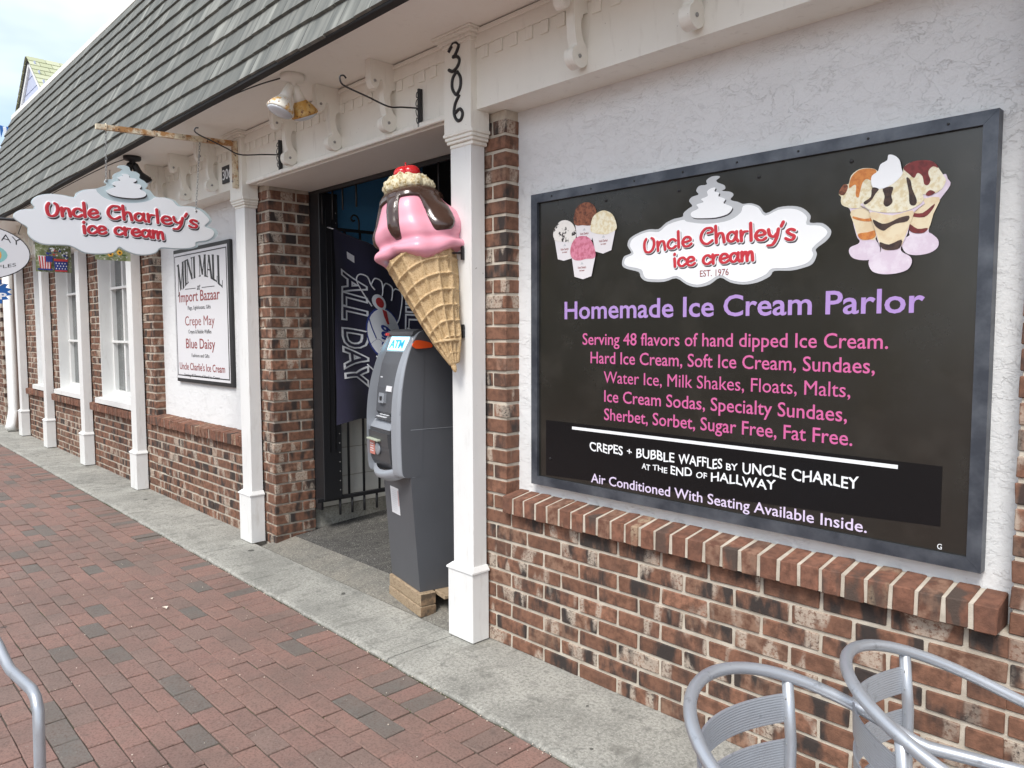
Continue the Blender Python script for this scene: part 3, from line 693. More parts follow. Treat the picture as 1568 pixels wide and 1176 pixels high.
slope_roof((AP[0]+.01,AP[1]+.03), (-10.45, 4.09), y0-.03, .62, 11); slope_roof((AP[0]-.01,AP[1]+.03), (-12.55, 4.11), y0-.03, .62, 11)
fb = thing('distant_house', 'distant building showing only a pale yellow green shingle roof at the left edge', 'building', (-26, 3, 0))
f = MB(); f.box(-5, 4, -1, 5, 0, 5.6); f.build('wall', 'white', fb)
fr_ = MB()
for r_ in range(14):
    a, b = r_/14, (r_+1)/14
    fr_.add([(-5.3,-1.4+2.6*a,5.4+2.0*a+.03),(3.6,-1.4+2.6*a,5.4+2.0*a+.03),(3.6,-1.4+2.6*b,5.4+2.0*b-.01),(-5.3,-1.4+2.6*b,5.4+2.0*b-.01),(-5.3,-1.4+2.6*a,5.4+2.0*a-.03),(3.6,-1.4+2.6*a,5.4+2.0*a-.03)], [(0,1,2,3),(4,5,1,0)])
fr_.add([(-5.3,1.2,7.39),(3.6,1.2,7.39),(3.6,4,5.4),(-5.3,4,5.4)], [(0,1,2,3)]); fr_.build('roof', 'far_shingle', fb)

# ---- shop row out of view, added for the glossy sign to reflect
op = thing('added_shop_row', 'unseen olive tan shop row added across the street for the sign to reflect', 'building', (-20, -12, 0))
M['olive'] = nm('olive_wall', (.20,.17,.115), .85); vv = pos(M['olive']); col(M['olive'], mix(M['olive'], noise(M['olive'], vv, .8, 4), (.52,.45,.32), (.36,.33,.22)))
MB().box(-16, 14.5, -6, 0, 0, 4.9).build('wall', 'olive', op); MB().box(-16.3, 14.8, -6.3, .5, 4.91, 5.15).build('roof', 'drip', op)
for k in range(9):
    w_ = MB().box(-14.5+k*3.2, -12.6+k*3.2, .002, .05, .8, 2.5).build('window', 'white', op); MB().box(-14.42+k*3.2, -12.68+k*3.2, .051, .056, .88, 2.42).build('pane', 'glass', w_)

# ================================================================== GROUND
gm = nm('ground_far', rough=.9); bt = N(gm, 'ShaderNodeTexBrick'); bt.inputs['Scale'].default_value = 1; bt.inputs['Brick Width'].default_value = .2; bt.inputs['Row Height'].default_value = .089
bt.inputs['Mortar Size'].default_value = .003; bt.inputs['Color1'].default_value = (.22,.11,.09,1); bt.inputs['Color2'].default_value = (.16,.12,.10,1); bt.inputs['Mortar'].default_value = (.07,.06,.05,1)
L(gm, pos(gm), bt.inputs['Vector']); col(gm, bt.outputs['Color']); M['ground_far'] = gm
struct(MB().add([(-300,-300,-.06),(300,-300,-.06),(300,300,-.06),(-300,300,-.06)], [(0,1,2,3)]).build('ground', 'ground_far'))
pave = struct(MB().add([(-17,-6,gz(-17)-.0175),(-5,-6,-.0175),(4,-6,-.0175),(4,-.4,-.0175),(-5,-.4,-.0175),(-17,-.4,gz(-17)-.0175),(-17,-6,-.05),(-5,-6,-.05),(4,-6,-.05)], [(0,1,4,5),(1,2,3,4),(6,7,1,0),(7,8,2,1)]).build('pavement', 'sand'))
def edge_y(x):
    P_ = [(-16,-.43),(-11,-.43),(-8,-.436),(-5.4,-.442),(-4.4,-.446),(-3.8,-.452),(-3.2,-.458),(-2.5,-.468),(-1.8,-.474),(-1.2,-.484),(4,-.50)]
    for (a, b), (c, d) in zip(P_, P_[1:]):
        if a <= x <= c: return b + (d-b)*(x-a)/(c-a)
    return -.43 if x < -16 else -.5
pv = []
x = -16.0
while x < 3.5:
    w = .0925; e = edge_y(x+w/2); pv.append((x, x+w-.006, e-.172, e-.008, -.045+random.uniform(0,.003), gz(x)-.0115+random.uniform(-.002,.0015))); x += w
RP = .0862; r_ = 0; y = edge_y(-3)-.178
while y > -4.6:
    off = .093 if r_ % 2 else 0; off += random.uniform(-.006,.006)
    x = -16 + off
    while x < 3.2:
        yy = y + (edge_y(x) - edge_y(-3))
        pv.append((x+random.uniform(0,.0015), x+.186-.0058, yy-RP+.0030+random.uniform(0,.001), yy, -.045+random.uniform(0,.003), gz(x)-.0115+random.uniform(-.0018,.0014))); x += .186
    y -= RP; r_ += 1
pieces('paver', pv, 'paver', pave, b=.0026, jit=.0015, limit=300, nv=5)
# concrete walk with rough rounded kerb edge
def slab(name, poly, z0, z1, mat, bev=.010):
    me = MB().prism(poly, lambda a, b: (a, b, z0), lambda a, b: (a, b, z1)).mesh(name)
    o = link(name, me, None, mat); return struct(o)
ed = []; x = -16.0; rg = random.Random(3)
while x <= 3.5: ed.append((x, edge_y(x) + rg.uniform(-.006, .005))); x += .06
def strip(name, xa, xb, ytop, mat, zt=0.0):
    pts = [p for p in ed if xa+.01 < p[0] < xb-.01]; pts = [(xa, edge_y(xa))] + pts + [(xb, edge_y(xb))]
    mb = MB(); n = len(pts)
    rows = [[(a, b, -.045) for a, b in pts], [(a, b+.002, -.010+zt) for a, b in pts], [(a, b+.010, -.002+zt) for a, b in pts], [(a, b+.024, zt) for a, b in pts], [(a, ytop, zt) for a, b in pts], [(a, ytop, -.05) for a, b in pts]]
    vs = [(a, b, c + gz(a)) for a, b, c in sum(rows, [])]; fs = [(i*n+k, i*n+k+1, (i+1)*n+k+1, (i+1)*n+k) for i in range(5) for k in range(n-1)]
    fs += [tuple(i*n for i in range(5, -1, -1)), tuple(i*n+n-1 for i in range(6))]
    return struct(mb.add(vs, fs).build(name, mat))
for a, b in ((-16,-13.2),(-13.195,-10.2),(-10.195,-7.30),(-7.295,-4.78),(-4.774,-2.66),(-2.654,-.62),(-.615,3.4)):
    inside = a > -4.8 and b < -2.6
    strip('concrete_walk', a, b, -.085 if inside else .02, 'walk')
# entry slab rising into the hall
def rampslab(name, y0_, y1, z0, z1, mat, x0=-4.66, x1=-2.60):
    n = 8; vs = []; fs = []
    for i in range(n+1):
        t = i/n
        for x in (x0, x1): vs.append((x, y0_+(y1-y0_)*t, z0+(z1-z0)*t))
    for x in (x0, x1): pass
    fs = [(2*i, 2*i+1, 2*i+3, 2*i+2) for i in range(n)]
    m0 = len(vs); vs += [(x0,y0_,-.05),(x1,y0_,-.05),(x1,y1,-.05),(x0,y1,-.05)]; fs += [(m0,m0+1,1,0),(m0+1,m0+2,2*n+1,1),(m0+3,m0,0,2*n),(m0+2,m0+3,2*n,2*n+1)]
    return struct(MB().add(vs, fs).build(name, mat))
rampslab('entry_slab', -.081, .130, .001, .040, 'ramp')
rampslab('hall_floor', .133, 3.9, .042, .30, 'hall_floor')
# moss and grit along the kerb
ms = MB(); rg = random.Random(11)
for _ in range(5200):
    x = rg.uniform(-9, .2)
    dens = .5+.5*math.sin(x*3.1)*math.sin(x*1.3+1)
    if rg.random() > dens**2: continue
    y = edge_y(x) - rg.uniform(.001, .011) if rg.random() < .75 else edge_y(x)-.175 + rg.uniform(-.004,.004); z = -.016 + gz(x)
    h = rg.uniform(.002, .008); w = .0022; a = rg.uniform(0, 6.28)
    ms.add([(x-w*math.cos(a),y-w*math.sin(a),z),(x+w*math.cos(a),y+w*math.sin(a),z),(x+rg.uniform(-.005,.005),y+rg.uniform(-.005,.004),z+h)], [(0,1,2)])
mo = ms.build('moss', 'moss'); mo['kind'] = 'stuff'
gr = MB()
for _ in range(700):
    x = rg.uniform(-9, .3); y = edge_y(x)-rg.uniform(0, .02) if rg.random() < .45 else rg.uniform(-2.2,-.5); s = rg.uniform(.0008, .0026)
    vs, fs = chamfer(2*s, 2*s, s*1.4, s*.5); gr.add([(p[0]+x, p[1]+y, p[2]-.010+s*.4) for p in vs], fs)
gg = gr.build('grit', 'leaf_litter'); gg['kind'] = 'stuff'
for i, (px, py, lb) in enumerate(((253,930.5,'small pale dry leaf lying on the brick pavers left of the door'), (232,917,'tiny curled leaf scrap lying on pavers near the dark paver'))):
    r0 = ray(px, py); q = CAM + r0*((-.008-CAM.z)/r0.z); s = .028 - .012*i
    o = MB().add([(-s,0,0),(-s*.3,-s*.5,.006),(s,-.1*s,.002),(s*.2,s*.5,.008),(-s*.2,s*.1,.002)], [(0,1,4),(1,2,4),(2,3,4),(3,0,4)]).build('fallen_leaf', 'leaf_litter', None, loc=q); o['label'] = lb; o['category'] = 'leaf'

# ================================================================== BIG MENU SIGN
sg = thing('menu_sign', 'large black ice cream parlor sign in grey metal frame on the white stucco wall', 'sign', (-1.42, .06, .745))

YS = .052
sx0, sx1, sz0, sz1 = -2.283, -.574, .745, 1.973
fw = .036
pn = MB().box(sx0+.01, sx1-.01, YS, .0795, sz0+.01, sz1-.01).build('sign_panel', 'sign_panel', sg)
def rail(poly): return MB().prism(poly, lambda a, b: (a, .0785, b), lambda a, b: (a, .040, b)).build('frame_rail', 'sign_frame', sg)
e = .0006
rail([(sx0,sz1),(sx1,sz1),(sx1-fw,sz1-fw),(sx0+fw,sz1-fw)]); rail([(sx0,sz0),(sx1,sz0),(sx1-fw,sz0+fw),(sx0+fw,sz0+fw)])
rail([(sx0,sz0+e),(sx0,sz1-e),(sx0+fw,sz1-fw-e),(sx0+fw,sz0+fw+e)]); rail([(sx1,sz0+e),(sx1,sz1-e),(sx1-fw,sz1-fw-e),(sx1-fw,sz0+fw+e)])
for px, py in ((928,307),(1040,292),(1162,271),(1304,247),(843,702)):
    p = wp(px, py, YS); MB().lathe([(.0055,0),(.0055,.0025),(.003,.004)], (0,-1,0), (p.x, YS-.0003, p.z), 10).build('screw', 'black', sg)
for fx in [sx0+.12+i*.21 for i in range(8)]:
    MB().lathe([(.004,0),(.003,.002)], (0,-1,0), (fx, .0398, sz1-fw/2), 8).build('screw', 'black', sg)
pt = MB().prism([(-2.205,.79),(-.68,.852),(-.68,1.022),(-2.205,1.026)], lambda a, b: (a, YS-.0005, b), lambda a, b: (a, YS-.0013, b)).build('sign_patch', 'sign_patch', sg)
WPS = wall_plane(YS)
def poly_px(pts, k, ox, oy, y, smooth=3):
    q = [wp(ox+a/k, oy+b/k, y) for a, b in pts]; q = [(p.x, p.z) for p in q]
    return catmull(q, smooth) if smooth else q
cloud = [(480,540),(490,510),(524,493),(506,460),(516,425),(560,397),(610,380),(655,379),(690,350),(730,330),(770,320),(775,302),(800,280),(817,267),(802,245),(815,225),(847,213),(836,195),(850,172),(886,165),(885,145),(910,127),(945,124),(948,132),(932,145),(940,156),(970,168),(975,185),(960,195),(1000,200),(1015,215),(1000,238),(1035,248),(1060,258),(1100,255),(1140,270),(1170,303),(1230,275),(1300,268),(1350,280),(1385,315),(1382,348),(1440,350),(1480,380),(1480,410),(1455,440),(1410,475),(1415,500),(1395,545),(1350,565),(1290,578),(1210,580),(1190,605),(1130,635),(1060,645),(1000,635),(950,612),(900,645),(840,658),(790,645),(740,615),(680,632),(600,630),(570,610),(560,585),(510,572),(485,560)]
inner = [(490,540),(500,517),(536,497),(518,462),(528,430),(565,406),(610,392),(658,392),(700,358),(772,335),(790,343),(850,352),(920,352),(1000,335),(1050,300),(1062,268),(1100,264),(1135,279),(1166,315),(1230,287),(1290,281),(1335,292),(1368,322),(1366,358),(1430,363),(1464,388),(1455,415),(1393,471),(1398,500),(1380,533),(1340,553),(1270,566),(1200,569),(1170,597),(1110,624),(1060,633),(1000,623),(950,599),(890,633),(840,646),(790,633),(744,604),(680,620),(605,618),(585,603),(572,573),(515,560),(497,552)]
swirl = [(812,316),(815,298),(848,280),(838,262),(872,250),(860,235),(892,221),(889,200),(905,185),(930,180),(925,198),(948,205),(944,222),(977,235),(968,255),(1005,270),(1008,285),(985,308),(930,324),(870,327),(830,326)]
CK = (3.136, 800, 230, YS)
lg = plate(WPS, poly_px(cloud, *CK), .0005, .002, 'cloud_logo', 'print_grey', sg)
plate(WPS, poly_px(inner, *CK), .0021, .0028, 'cloud_face', 'print_white', lg)
sw_ = poly_px(swirl, *CK)
plate(WPS, [(a+.003, b-.004) for a, b in sw_], .0021, .0024, 'swirl_shadow', 'shadow_print', lg)
plate(WPS, sw_, .0029, .0036, 'swirl', 'print_white', lg)
def wl(xl, yl, xr, yr, y): a = wp(xl, yl, y); b = wp(xr, yr, y); return (a.x, a.z), (b.x, b.z)
def line_fn(A, B, xh, arc=0.0):
    return lambda t, h: (A[0]+(B[0]-A[0])*t, A[1]+(B[1]-A[1])*t + h*xh + arc*math.sin(math.pi*t))
A, B = wl(987, 389.5, 1220, 368.5, YS)
ucf = line_fn(A, B, .039, .013); A2, B2 = wl(1032, 410, 1157, 400, YS); icf = line_fn(A2, B2, .0355)
def logo(P, f1, f2, size, parent, d=.0015):
    for s_, f in (("Uncle Charley's", f1), ('ice cream', f2)):
        brush(s_, P, f, size, size*.205, .0026+d*.1, d*.35, 'shadow_print', parent, 'letter_shadow', (size*.10, -size*.14))
        brush(s_, P, f, size, size*.235, .0030+d*.3, d*.55, 'print_white', parent, 'letter_outline')
        brush(s_, P, f, size, size*.158, .0036+d*.8, d*.6, 'print_red', parent, 'lettering')
logo(WPS, ucf, icf, .038, lg)
text('EST. 1976', WPS, -1.463, -1.352, 1.588, .023, .0031, .0036, 'print_dkred', lg)
text('Homemade Ice Cream Parlor', WPS, -2.100, -.740, 1.451, .073, .0002, .0012, 'lilac', sg, off=.014)
for s_, a, b, z in (('Serving 48 flavors of hand dipped Ice Cream.', -2.002, -.834, 1.347), ('Hard Ice Cream, Soft Ice Cream, Sundaes,', -1.960, -.869, 1.274),
                    ('Water Ice, Milk Shakes, Floats, Malts,', -1.892, -.938, 1.199), ('Ice Cream Sodas, Specialty Sundaes,', -1.889, -.946, 1.1245), ('Sherbet, Sorbet, Sugar Free, Fat Free.', -1.889, -.928, 1.053)):
    text(s_, WPS, a, b, z, .048, .0002, .0012, 'pink_print', sg, off=(.0 if 'Malts' in s_ else .006))
MB().box(-2.056, -.796, YS-.0026, YS-.0014, 1.000, 1.0115).build('white_rule', 'print_white', sg)
def hand(s_, a, b, z, cap):
    text(s_, WPS, a, b, z, cap, .0015, .0024, 'print_white', sg, off=.012, warp=lambda x, y: (x, y + .0025*math.sin(x*95) + .0012*math.sin(x*41)))
hand('CREPES', -1.962, -1.795, .924, .036); hand('+', -1.775, -1.752, .927, .026); hand('BUBBLE', -1.730, -1.560, .924, .036); hand('WAFFLES', -1.542, -1.365, .924, .036)
hand('BY', -1.350, -1.306, .926, .024); hand('UNCLE', -1.288, -1.135, .924, .037); hand('CHARLEY', -1.115, -.905, .924, .037)
hand('AT', -1.704, -1.666, .882, .022); hand('THE', -1.655, -1.590, .882, .022); hand('END', -1.575, -1.485, .880, .032); hand('OF', -1.468, -1.424, .882, .022); hand('HALLWAY', -1.408, -1.168, .880, .033)
text('Air Conditioned With Seating Available Inside.', WPS, -1.954, -.878, .796, .038, .0014, .0022, 'pale_lilac', sg, off=.006)
text('G', WPS, -.686, -.674, .788, .016, .0002, .001, 'print_white', sg)
# ice cream cups
def cup(pts_scoop, pts_cup, fm, order, logo_px):
    n0 = .0006 + order*.0014
    c = plate(WPS, poly_px(pts_cup, *CK, 0), n0, n0+.0006, 'paper_cup', 'f_cup', sg)
    plate(WPS, poly_px(pts_scoop, *CK, 3), n0+.0007, n0+.0012, 'scoop', fm, c)
    x, y = logo_px; p = wp(CK[1]+x/CK[0], CK[2]+y/CK[0], YS)
    plate(WPS, [(p.x-.008, p.z+.016), (p.x+.008, p.z+.016), (p.x, p.z+.026)], n0+.0007, n0+.0009, 'cup_emblem', 'print_grey', c)
    text("Uncle Charley's", WPS, p.x-.022, p.x+.022, p.z, .009, n0+.0007, n0+.0010, 'print_dkred', c, off=.01); text('ice cream', WPS, p.x-.013, p.x+.013, p.z-.011, .007, n0+.0007, n0+.0010, 'print_dkred', c, off=.01)
cup([(248,345),(250,310),(262,275),(290,254),(325,252),(350,275),(358,315),(345,345),(325,362),(290,360),(262,362)], [(254,350),(350,350),(335,430),(262,425)], 'f_choc', 0, (298,405))
cup([(150,405),(158,375),(180,345),(210,336),(240,350),(256,380),(258,420),(240,440),(200,440),(160,435)], [(155,420),(256,420),(238,520),(200,531),(172,524)], 'f_cookie', 1, (205,480))
cup([(330,375),(340,325),(368,298),(400,290),(435,308),(452,345),(455,378),(430,395),(400,405),(355,400),(335,392)], [(334,390),(450,378),(430,480),(390,497),(352,486)], 'f_van', 2, (392,440))
cup([(235,500),(238,460),(258,425),(290,412),(325,422),(345,455),(356,500),(345,520),(310,522),(280,530),(250,525)], [(242,520),(354,510),(335,605),(295,620),(254,608)], 'f_pink', 3, (290,568))
# sundaes
SK = (3.92, 1240, 200, YS)
def spx(pts, n0, name, mt, parent, sm=3): return plate(WPS, poly_px(pts, *SK, sm), n0, n0+.0005, name, mt, parent)
a = spx([(195,430),(240,470),(262,560),(285,640),(300,660),(290,680),(245,700),(236,730),(260,765),(320,778),(380,770),(420,740),(420,690),(395,650),(400,560),(420,470),(430,400)], .0004, 'sundae_glass', 'f_glass', sg)
spx([(250,480),(400,480),(400,640),(360,655),(300,650),(270,570)], .0010, 'cream_layer', 'f_layer', a); spx([(262,515),(330,530),(395,520),(395,540),(330,545),(268,530)], .0016, 'caramel_band', 'f_car', a); spx([(292,620),(350,610),(395,600),(392,640),(350,655),(305,650)], .0016, 'caramel_band', 'f_car', a)
s_ = spx([(190,400),(175,375),(205,325),(235,320),(250,270),(300,232),(360,226),(405,240),(430,300),(420,420),(330,460),(250,465),(200,450),(188,425)], .0016, 'scoop', 'f_van', a)
spx([(240,320),(255,275),(300,236),(360,228),(402,242),(380,300),(345,290),(320,310),(305,360),(295,400),(278,390),(280,330),(262,330),(240,345)], .0022, 'caramel', 'f_car', a); spx([(175,375),(205,325),(230,330),(225,360),(205,388)], .0022, 'wafer', 'f_choc', a)
a = spx([(560,400),(620,470),(610,560),(598,610),(600,630),(565,650),(555,690),(580,735),(640,748),(720,735),(770,700),(772,655),(735,620),(715,600),(745,500),(780,420),(845,330),(830,290),(790,265)], .0026, 'sundae_glass', 'f_glass', sg)
spx([(620,440),(780,400),(745,500),(715,590),(660,615),(605,595)], .0032, 'cream_layer', 'f_layer', a); spx([(612,495),(680,495),(752,440),(735,480),(690,520),(615,515)], .0038, 'berry_band', 'f_ber', a); spx([(600,560),(650,590),(710,585),(690,612),(640,617),(602,600)], .0038, 'berry_band', 'f_ber', a)
s_ = spx([(565,225),(620,188),(700,178),(750,192),(780,230),(805,270),(820,300),(800,345),(760,375),(700,385),(640,370),(580,300)], .0038, 'scoop', 'f_van', a)
spx([(565,225),(620,188),(700,178),(750,192),(775,225),(745,215),(720,235),(715,260),(728,300),(712,328),(690,320),(680,275),(650,255),(630,285),(600,262)], .0044, 'berry_sauce', 'f_ber', a); spx([(700,380),(725,358),(755,370),(740,385),(710,392)], .0044, 'berry_sauce', 'f_ber', a)
a = spx([(320,435),(360,480),(385,560),(415,670),(432,700),(425,735),(370,765),(357,800),(380,845),(440,862),(520,858),(590,835),(617,790),(605,755),(560,730),(552,700),(590,620),(620,500),(685,420)], .0050, 'sundae_glass', 'f_glass', sg)
spx([(370,490),(500,510),(625,480),(605,560),(575,640),(545,705),(490,718),(440,710),(410,640),(385,560)], .0056, 'cream_layer', 'f_layer', a)
spx([(385,535),(440,560),(490,550),(540,525),(600,512),(590,545),(520,560),(475,585),(445,602),(400,575)], .0062, 'fudge_band', 'f_fudge', a); spx([(425,670),(480,685),(555,655),(545,705),(490,718),(440,708)], .0062, 'fudge_band', 'f_fudge', a)
s_ = spx([(320,430),(340,390),(375,350),(420,330),(560,250),(600,290),(650,340),(685,390),(680,430),(620,470),(540,492),(440,492),(360,475)], .0062, 'scoop', 'f_van', a)
spx([(372,400),(380,345),(420,352),(400,380),(375,420),(340,445),(330,430)], .0068, 'fudge', 'f_fudge', a); spx([(445,350),(505,340),(495,390),(502,430),(470,458),(448,440),(455,395)], .0068, 'fudge', 'f_fudge', a); spx([(585,285),(610,300),(620,350),(648,420),(635,450),(605,440),(600,370)], .0068, 'fudge', 'f_fudge', a)
spx([(375,320),(378,275),(415,245),(430,205),(470,180),(478,148),(515,152),(545,180),(555,225),(562,260),(530,300),(480,335),(430,352),(390,345)], .0068, 'whipped_cream', 'print_white', a)

# ================================================================== MALL DIRECTORY
dr = thing('directory_sign', 'white mini mall directory sign with black border on the stucco behind the hanging sign', 'sign', (-5.9, .06, 1.0))
YD = .055; dx0, dx1, dz0, dz1 = -6.435, -5.342, 1.000, 2.067
MB().bbox(dx0, dx1, YD+.001, .0795, dz0, dz1, .003).build('sign_back', 'print_black', dr)
DP = wall_plane(YD)
MB().box(dx0+.014, dx1-.04, YD-.0012, YD+.0008, dz0+.030, dz1-.030).build('sign_face', 'paper', dr)
bd = MB(); i0 = .050
for (x0, x1, z0, z1) in ((dx0+.028, dx1-i0, dz1-i0-.008, dz1-i0), (dx0+.028, dx1-i0, dz0+i0, dz0+i0+.008), (dx0+.028, dx0+.038, dz0+i0+.0081, dz1-i0-.0081), (dx1-i0-.012, dx1-i0, dz0+i0+.0081, dz1-i0-.0081)): bd.box(x0, x1, YD-.0022, YD-.0013, z0, z1)
bd.build('border_line', 'print_black', dr)
def dtext(s_, pxl, pxr, yb, yt, mt, off=.006, **k):
    a = wp(pxl, yb[0], YD); b = wp(pxr, yb[1], YD); c = wp(pxl, yt, YD)
    text(s_, DP, a.x, b.x, (a.z+b.z)/2, c.z-a.z, .0013, .0022, mt, dr, off=off, **k)
def arch(x, z):
    u = (x+5.885)/.45; base = 1.845; k = .115*(u*u)
    return (x, base + .0 + (z-base)*(1+.55*u*u) - k*.95 + .028)
# condensed serif caps, each built from its strokes
SL = {'M': (1.25, [((.10,0),(.10,1),.09),((.14,1),(.56,.06),.27),((.56,.06),(1.0,1),.12),((1.05,0),(1.05,1),.29)], [(.10,0),(.08,1),(1.05,0),(1.07,1)]),
      'I': (.55, [((.27,0),(.27,1),.31)], [(.27,0),(.27,1)]),
      'N': (1.1, [((.10,0),(.10,1),.09),((.14,1),(.92,.02),.27),((.95,0),(.95,1),.09)], [(.10,0),(.08,1),(.95,1)]),
      'A': (1.0, [((.08,0),(.48,1),.09),((.48,1),(.86,0),.30),((.24,.34),(.70,.34),-.06)], [(.08,0),(.88,0)]),
      'L': (.85, [((.17,0),(.17,1),.31),((.2,.03),(.75,.03),-.06),((.72,0),(.78,.25),.06)], [(.17,0),(.17,1)])}
def serif_word():
    word = 'MINI MALL'; tot = sum(SL[c][0] if c != ' ' else .6 for c in word); a0, a1 = -6.345, -5.465; x = 0; k = (a1-a0)/tot
    for c in word:
        if c == ' ': x += .6; continue
        w, st, sf_ = SL[c]; mb = MB(); lay = 0
        def put(poly):
            nonlocal lay
            lay += 1; n1 = .0022+.00012*lay
            mb.prism([arch(a0+(x+p)*k, 1.805+q*.155) for p, q in poly], lambda a, b: DP(a, b, .0013), lambda a, b: DP(a, b, n1))
        for (p0_, p1_, t) in st:
            if t > 0: put([(p0_[0]-t/2,p0_[1]),(p0_[0]+t/2,p0_[1]),(p1_[0]+t/2,p1_[1]),(p1_[0]-t/2,p1_[1])])
            else: put([(p0_[0],p0_[1]+t/2),(p1_[0],p1_[1]+t/2),(p1_[0],p1_[1]-t/2),(p0_[0],p0_[1]-t/2)])
        for p, q in sf_: put([(p-.17,q-.02),(p+.17,q-.02),(p+.17,q+.025),(p-.17,q+.025)])
        mb.build('letter', 'print_black', dr); x += w
serif_word()
MB().box(-6.20, -5.98, YD-.0022, YD-.0013, 1.742, 1.747).build('rule', 'print_black', dr); MB().box(-5.86, -5.62, YD-.0022, YD-.0013, 1.742, 1.747).build('rule', 'print_black', dr)
text('at', DP, -5.955, -5.885, 1.730, .05, .0013, .0022, 'print_black', dr, shear=.5, off=.01)
dtext('Import Bazaar', 275, 337, (462.5, 458.5), 446, 'print_dkred'); dtext('Flags, Lighthouses, Gifts', 288, 323, (474.5, 472), 468.5, 'print_black', .0)
dtext('Crepe May', 284, 329, (499, 497), 484, 'print_dkred', -.004); dtext('Crepes & Bubble Waffles', 289, 324, (511, 510), 505, 'print_black', .0)
dtext('Blue Daisy', 285.5, 330, (533.5, 534), 518, 'print_dkred'); dtext('Fashions and Gifts', 294, 321, (547, 547.5), 541.5, 'print_black', .0)
dtext("Uncle Charlie's Ice Cream", 276, 345, (566, 570), 555, 'print_dkred'); dtext('Serving 48 Flavors of Hard Ice Cream', 283, 337, (576, 581), 571.5, 'print_black', .0)

# ================================================================== HANGING CLOUD SIGN
XS = -4.79
hs = thing('hanging_sign', 'white cloud shaped ice cream sign hanging on chains from the rusty arm', 'sign', (XS, -.8, 1.8))
SP = side_plane(XS); HK = (4.5237, 0, 180, XS)
def pxs(pts, k, ox, oy, x, sm=3):
    q = [xp(ox+a/k, oy+b/k, x) for a, b in pts]; q = [(p.y, p.z) for p in q]
    return catmull(q, sm) if sm else q
hout = [(92,680),(112,652),(160,635),(238,628),(217,592),(230,560),(270,538),(340,528),(430,535),(510,550),(530,520),(580,500),(660,492),(700,480),(740,466),(724,450),(728,435),(750,428),(783,425),(782,405),(800,385),(830,372),(846,358),(815,345),(830,330),(870,332),(895,345),(905,370),(940,375),(968,395),(966,420),(1000,440),(1025,470),(1008,492),(1040,505),(1077,548),(1150,555),(1210,575),(1255,612),(1330,615),(1400,635),(1450,680),(1466,720),(1438,752),(1490,770),(1510,800),(1490,835),(1440,860),(1372,870),(1370,895),(1320,910),(1220,912),(1115,908),(1080,940),(1010,955),(940,950),(870,925),(825,902),(790,935),(700,948),(590,940),(520,905),(470,888),(400,885),(300,880),(230,850),(195,810),(190,765),(140,730),(105,705)]
hin = [(95,680),(114,654),(160,638),(244,632),(222,592),(234,562),(272,541),(340,531),(430,538),(512,556),(540,525),(590,503),(660,496),(672,515),(720,555),(790,580),(880,592),(980,588),(1050,568),(1072,553),(1140,558),(1195,578),(1232,615),(1310,619),(1378,640),(1425,680),(1448,715),(1415,752),(1465,775),(1482,800),(1465,832),(1420,852),(1355,862),(1352,888),(1310,903),(1220,906),(1113,900),(1078,933),(1010,949),(940,944),(870,919),(825,894),(788,929),(700,942),(592,934),(522,899),(470,882),(400,879),(300,874),(234,845),(199,808),(194,762),(143,728),(108,703)]
hsw = [(735,515),(745,500),(800,478),(776,465),(790,445),(832,437),(812,422),(830,408),(850,404),(840,392),(875,393),(890,402),(895,418),(935,425),(942,440),(920,455),(965,465),(975,482),(965,497),(1000,515),(1010,535),(990,552),(930,560),(850,555),(775,540)]
bd_ = plate(SP, pxs(hout, *HK), -.012, .0, 'sign_board', 'print_grey', hs)
M['hs_edge'] = nm('sign_pale_teal', (.52,.62,.64), .4); bd_.data.materials[0] = M['hs_edge']
plate(SP, pxs(hin, *HK), .0002, .003, 'cloud_face', 'print_white', bd_)
q = pxs(hsw, *HK); plate(SP, [(a+.006, b-.006) for a, b in q], .0004, .0034, 'swirl_shadow', 'shadow_print', bd_); plate(SP, q, .0036, .009, 'swirl', 'print_white', bd_)
def hl(x, y): p = xp(HK[1]+x/HK[0], HK[2]+y/HK[0], XS); return Vector((p.y, p.z))
p0, p1, p2 = hl(322, 690), hl(840, 712), hl(1372, 772)     # baseline points
def h1(t, h):
    k = [p0, p1, p2]; p = p0*(1-t)*(1-2*t)+p1*4*t*(1-t)+p2*t*(2*t-1)
    return (p.x, p.y + h*.054)
r0_, r1_, r2_ = hl(572, 808), hl(860, 820), hl(1142, 850)
def h2(t, h):
    p = r0_*(1-t)*(1-2*t)+r1_*4*t*(1-t)+r2_*t*(2*t-1); return (p.x, p.y + h*.050)
for s_, f in (("Uncle Charley's", h1), ('ice cream', h2)):
    brush(s_, SP, f, 1, .0125, .0035, .001, 'shadow_print', bd_, 'letter_shadow', (.006, -.008)); brush(s_, SP, f, 1, .0140, .0048, .0016, 'print_white', bd_, 'letter_outline'); brush(s_, SP, f, 1, .0092, .0064, .0018, 'print_red', bd_, 'lettering')
def chain(pa, pb, name='chain', parent=None, lr=.0065, th=.0016, mt='grey_metal'):
    pa, pb = Vector(pa), Vector(pb); d = pb-pa; n = max(2, int(d.length/(lr*2.6))); mb = MB(); z = d.normalized(); u = z.orthogonal().normalized(); w = z.cross(u)
    for i in range(n):
        c = pa + d*((i+.5)/n); s = u if i % 2 else w
        pts = [c + z*math.cos(t)*lr*1.75 + s*math.sin(t)*lr*.8 for t in [k*math.pi/5 for k in range(11)]]
        mb.tube(pts, th, 4, False)
    return mb.build(name, mt, parent)
chain((XS, -.885, 2.556), (XS, -.893, 2.278), 'chain', hs); chain((XS, -.350, 2.586), (XS, -.388, 2.157), 'chain', hs)
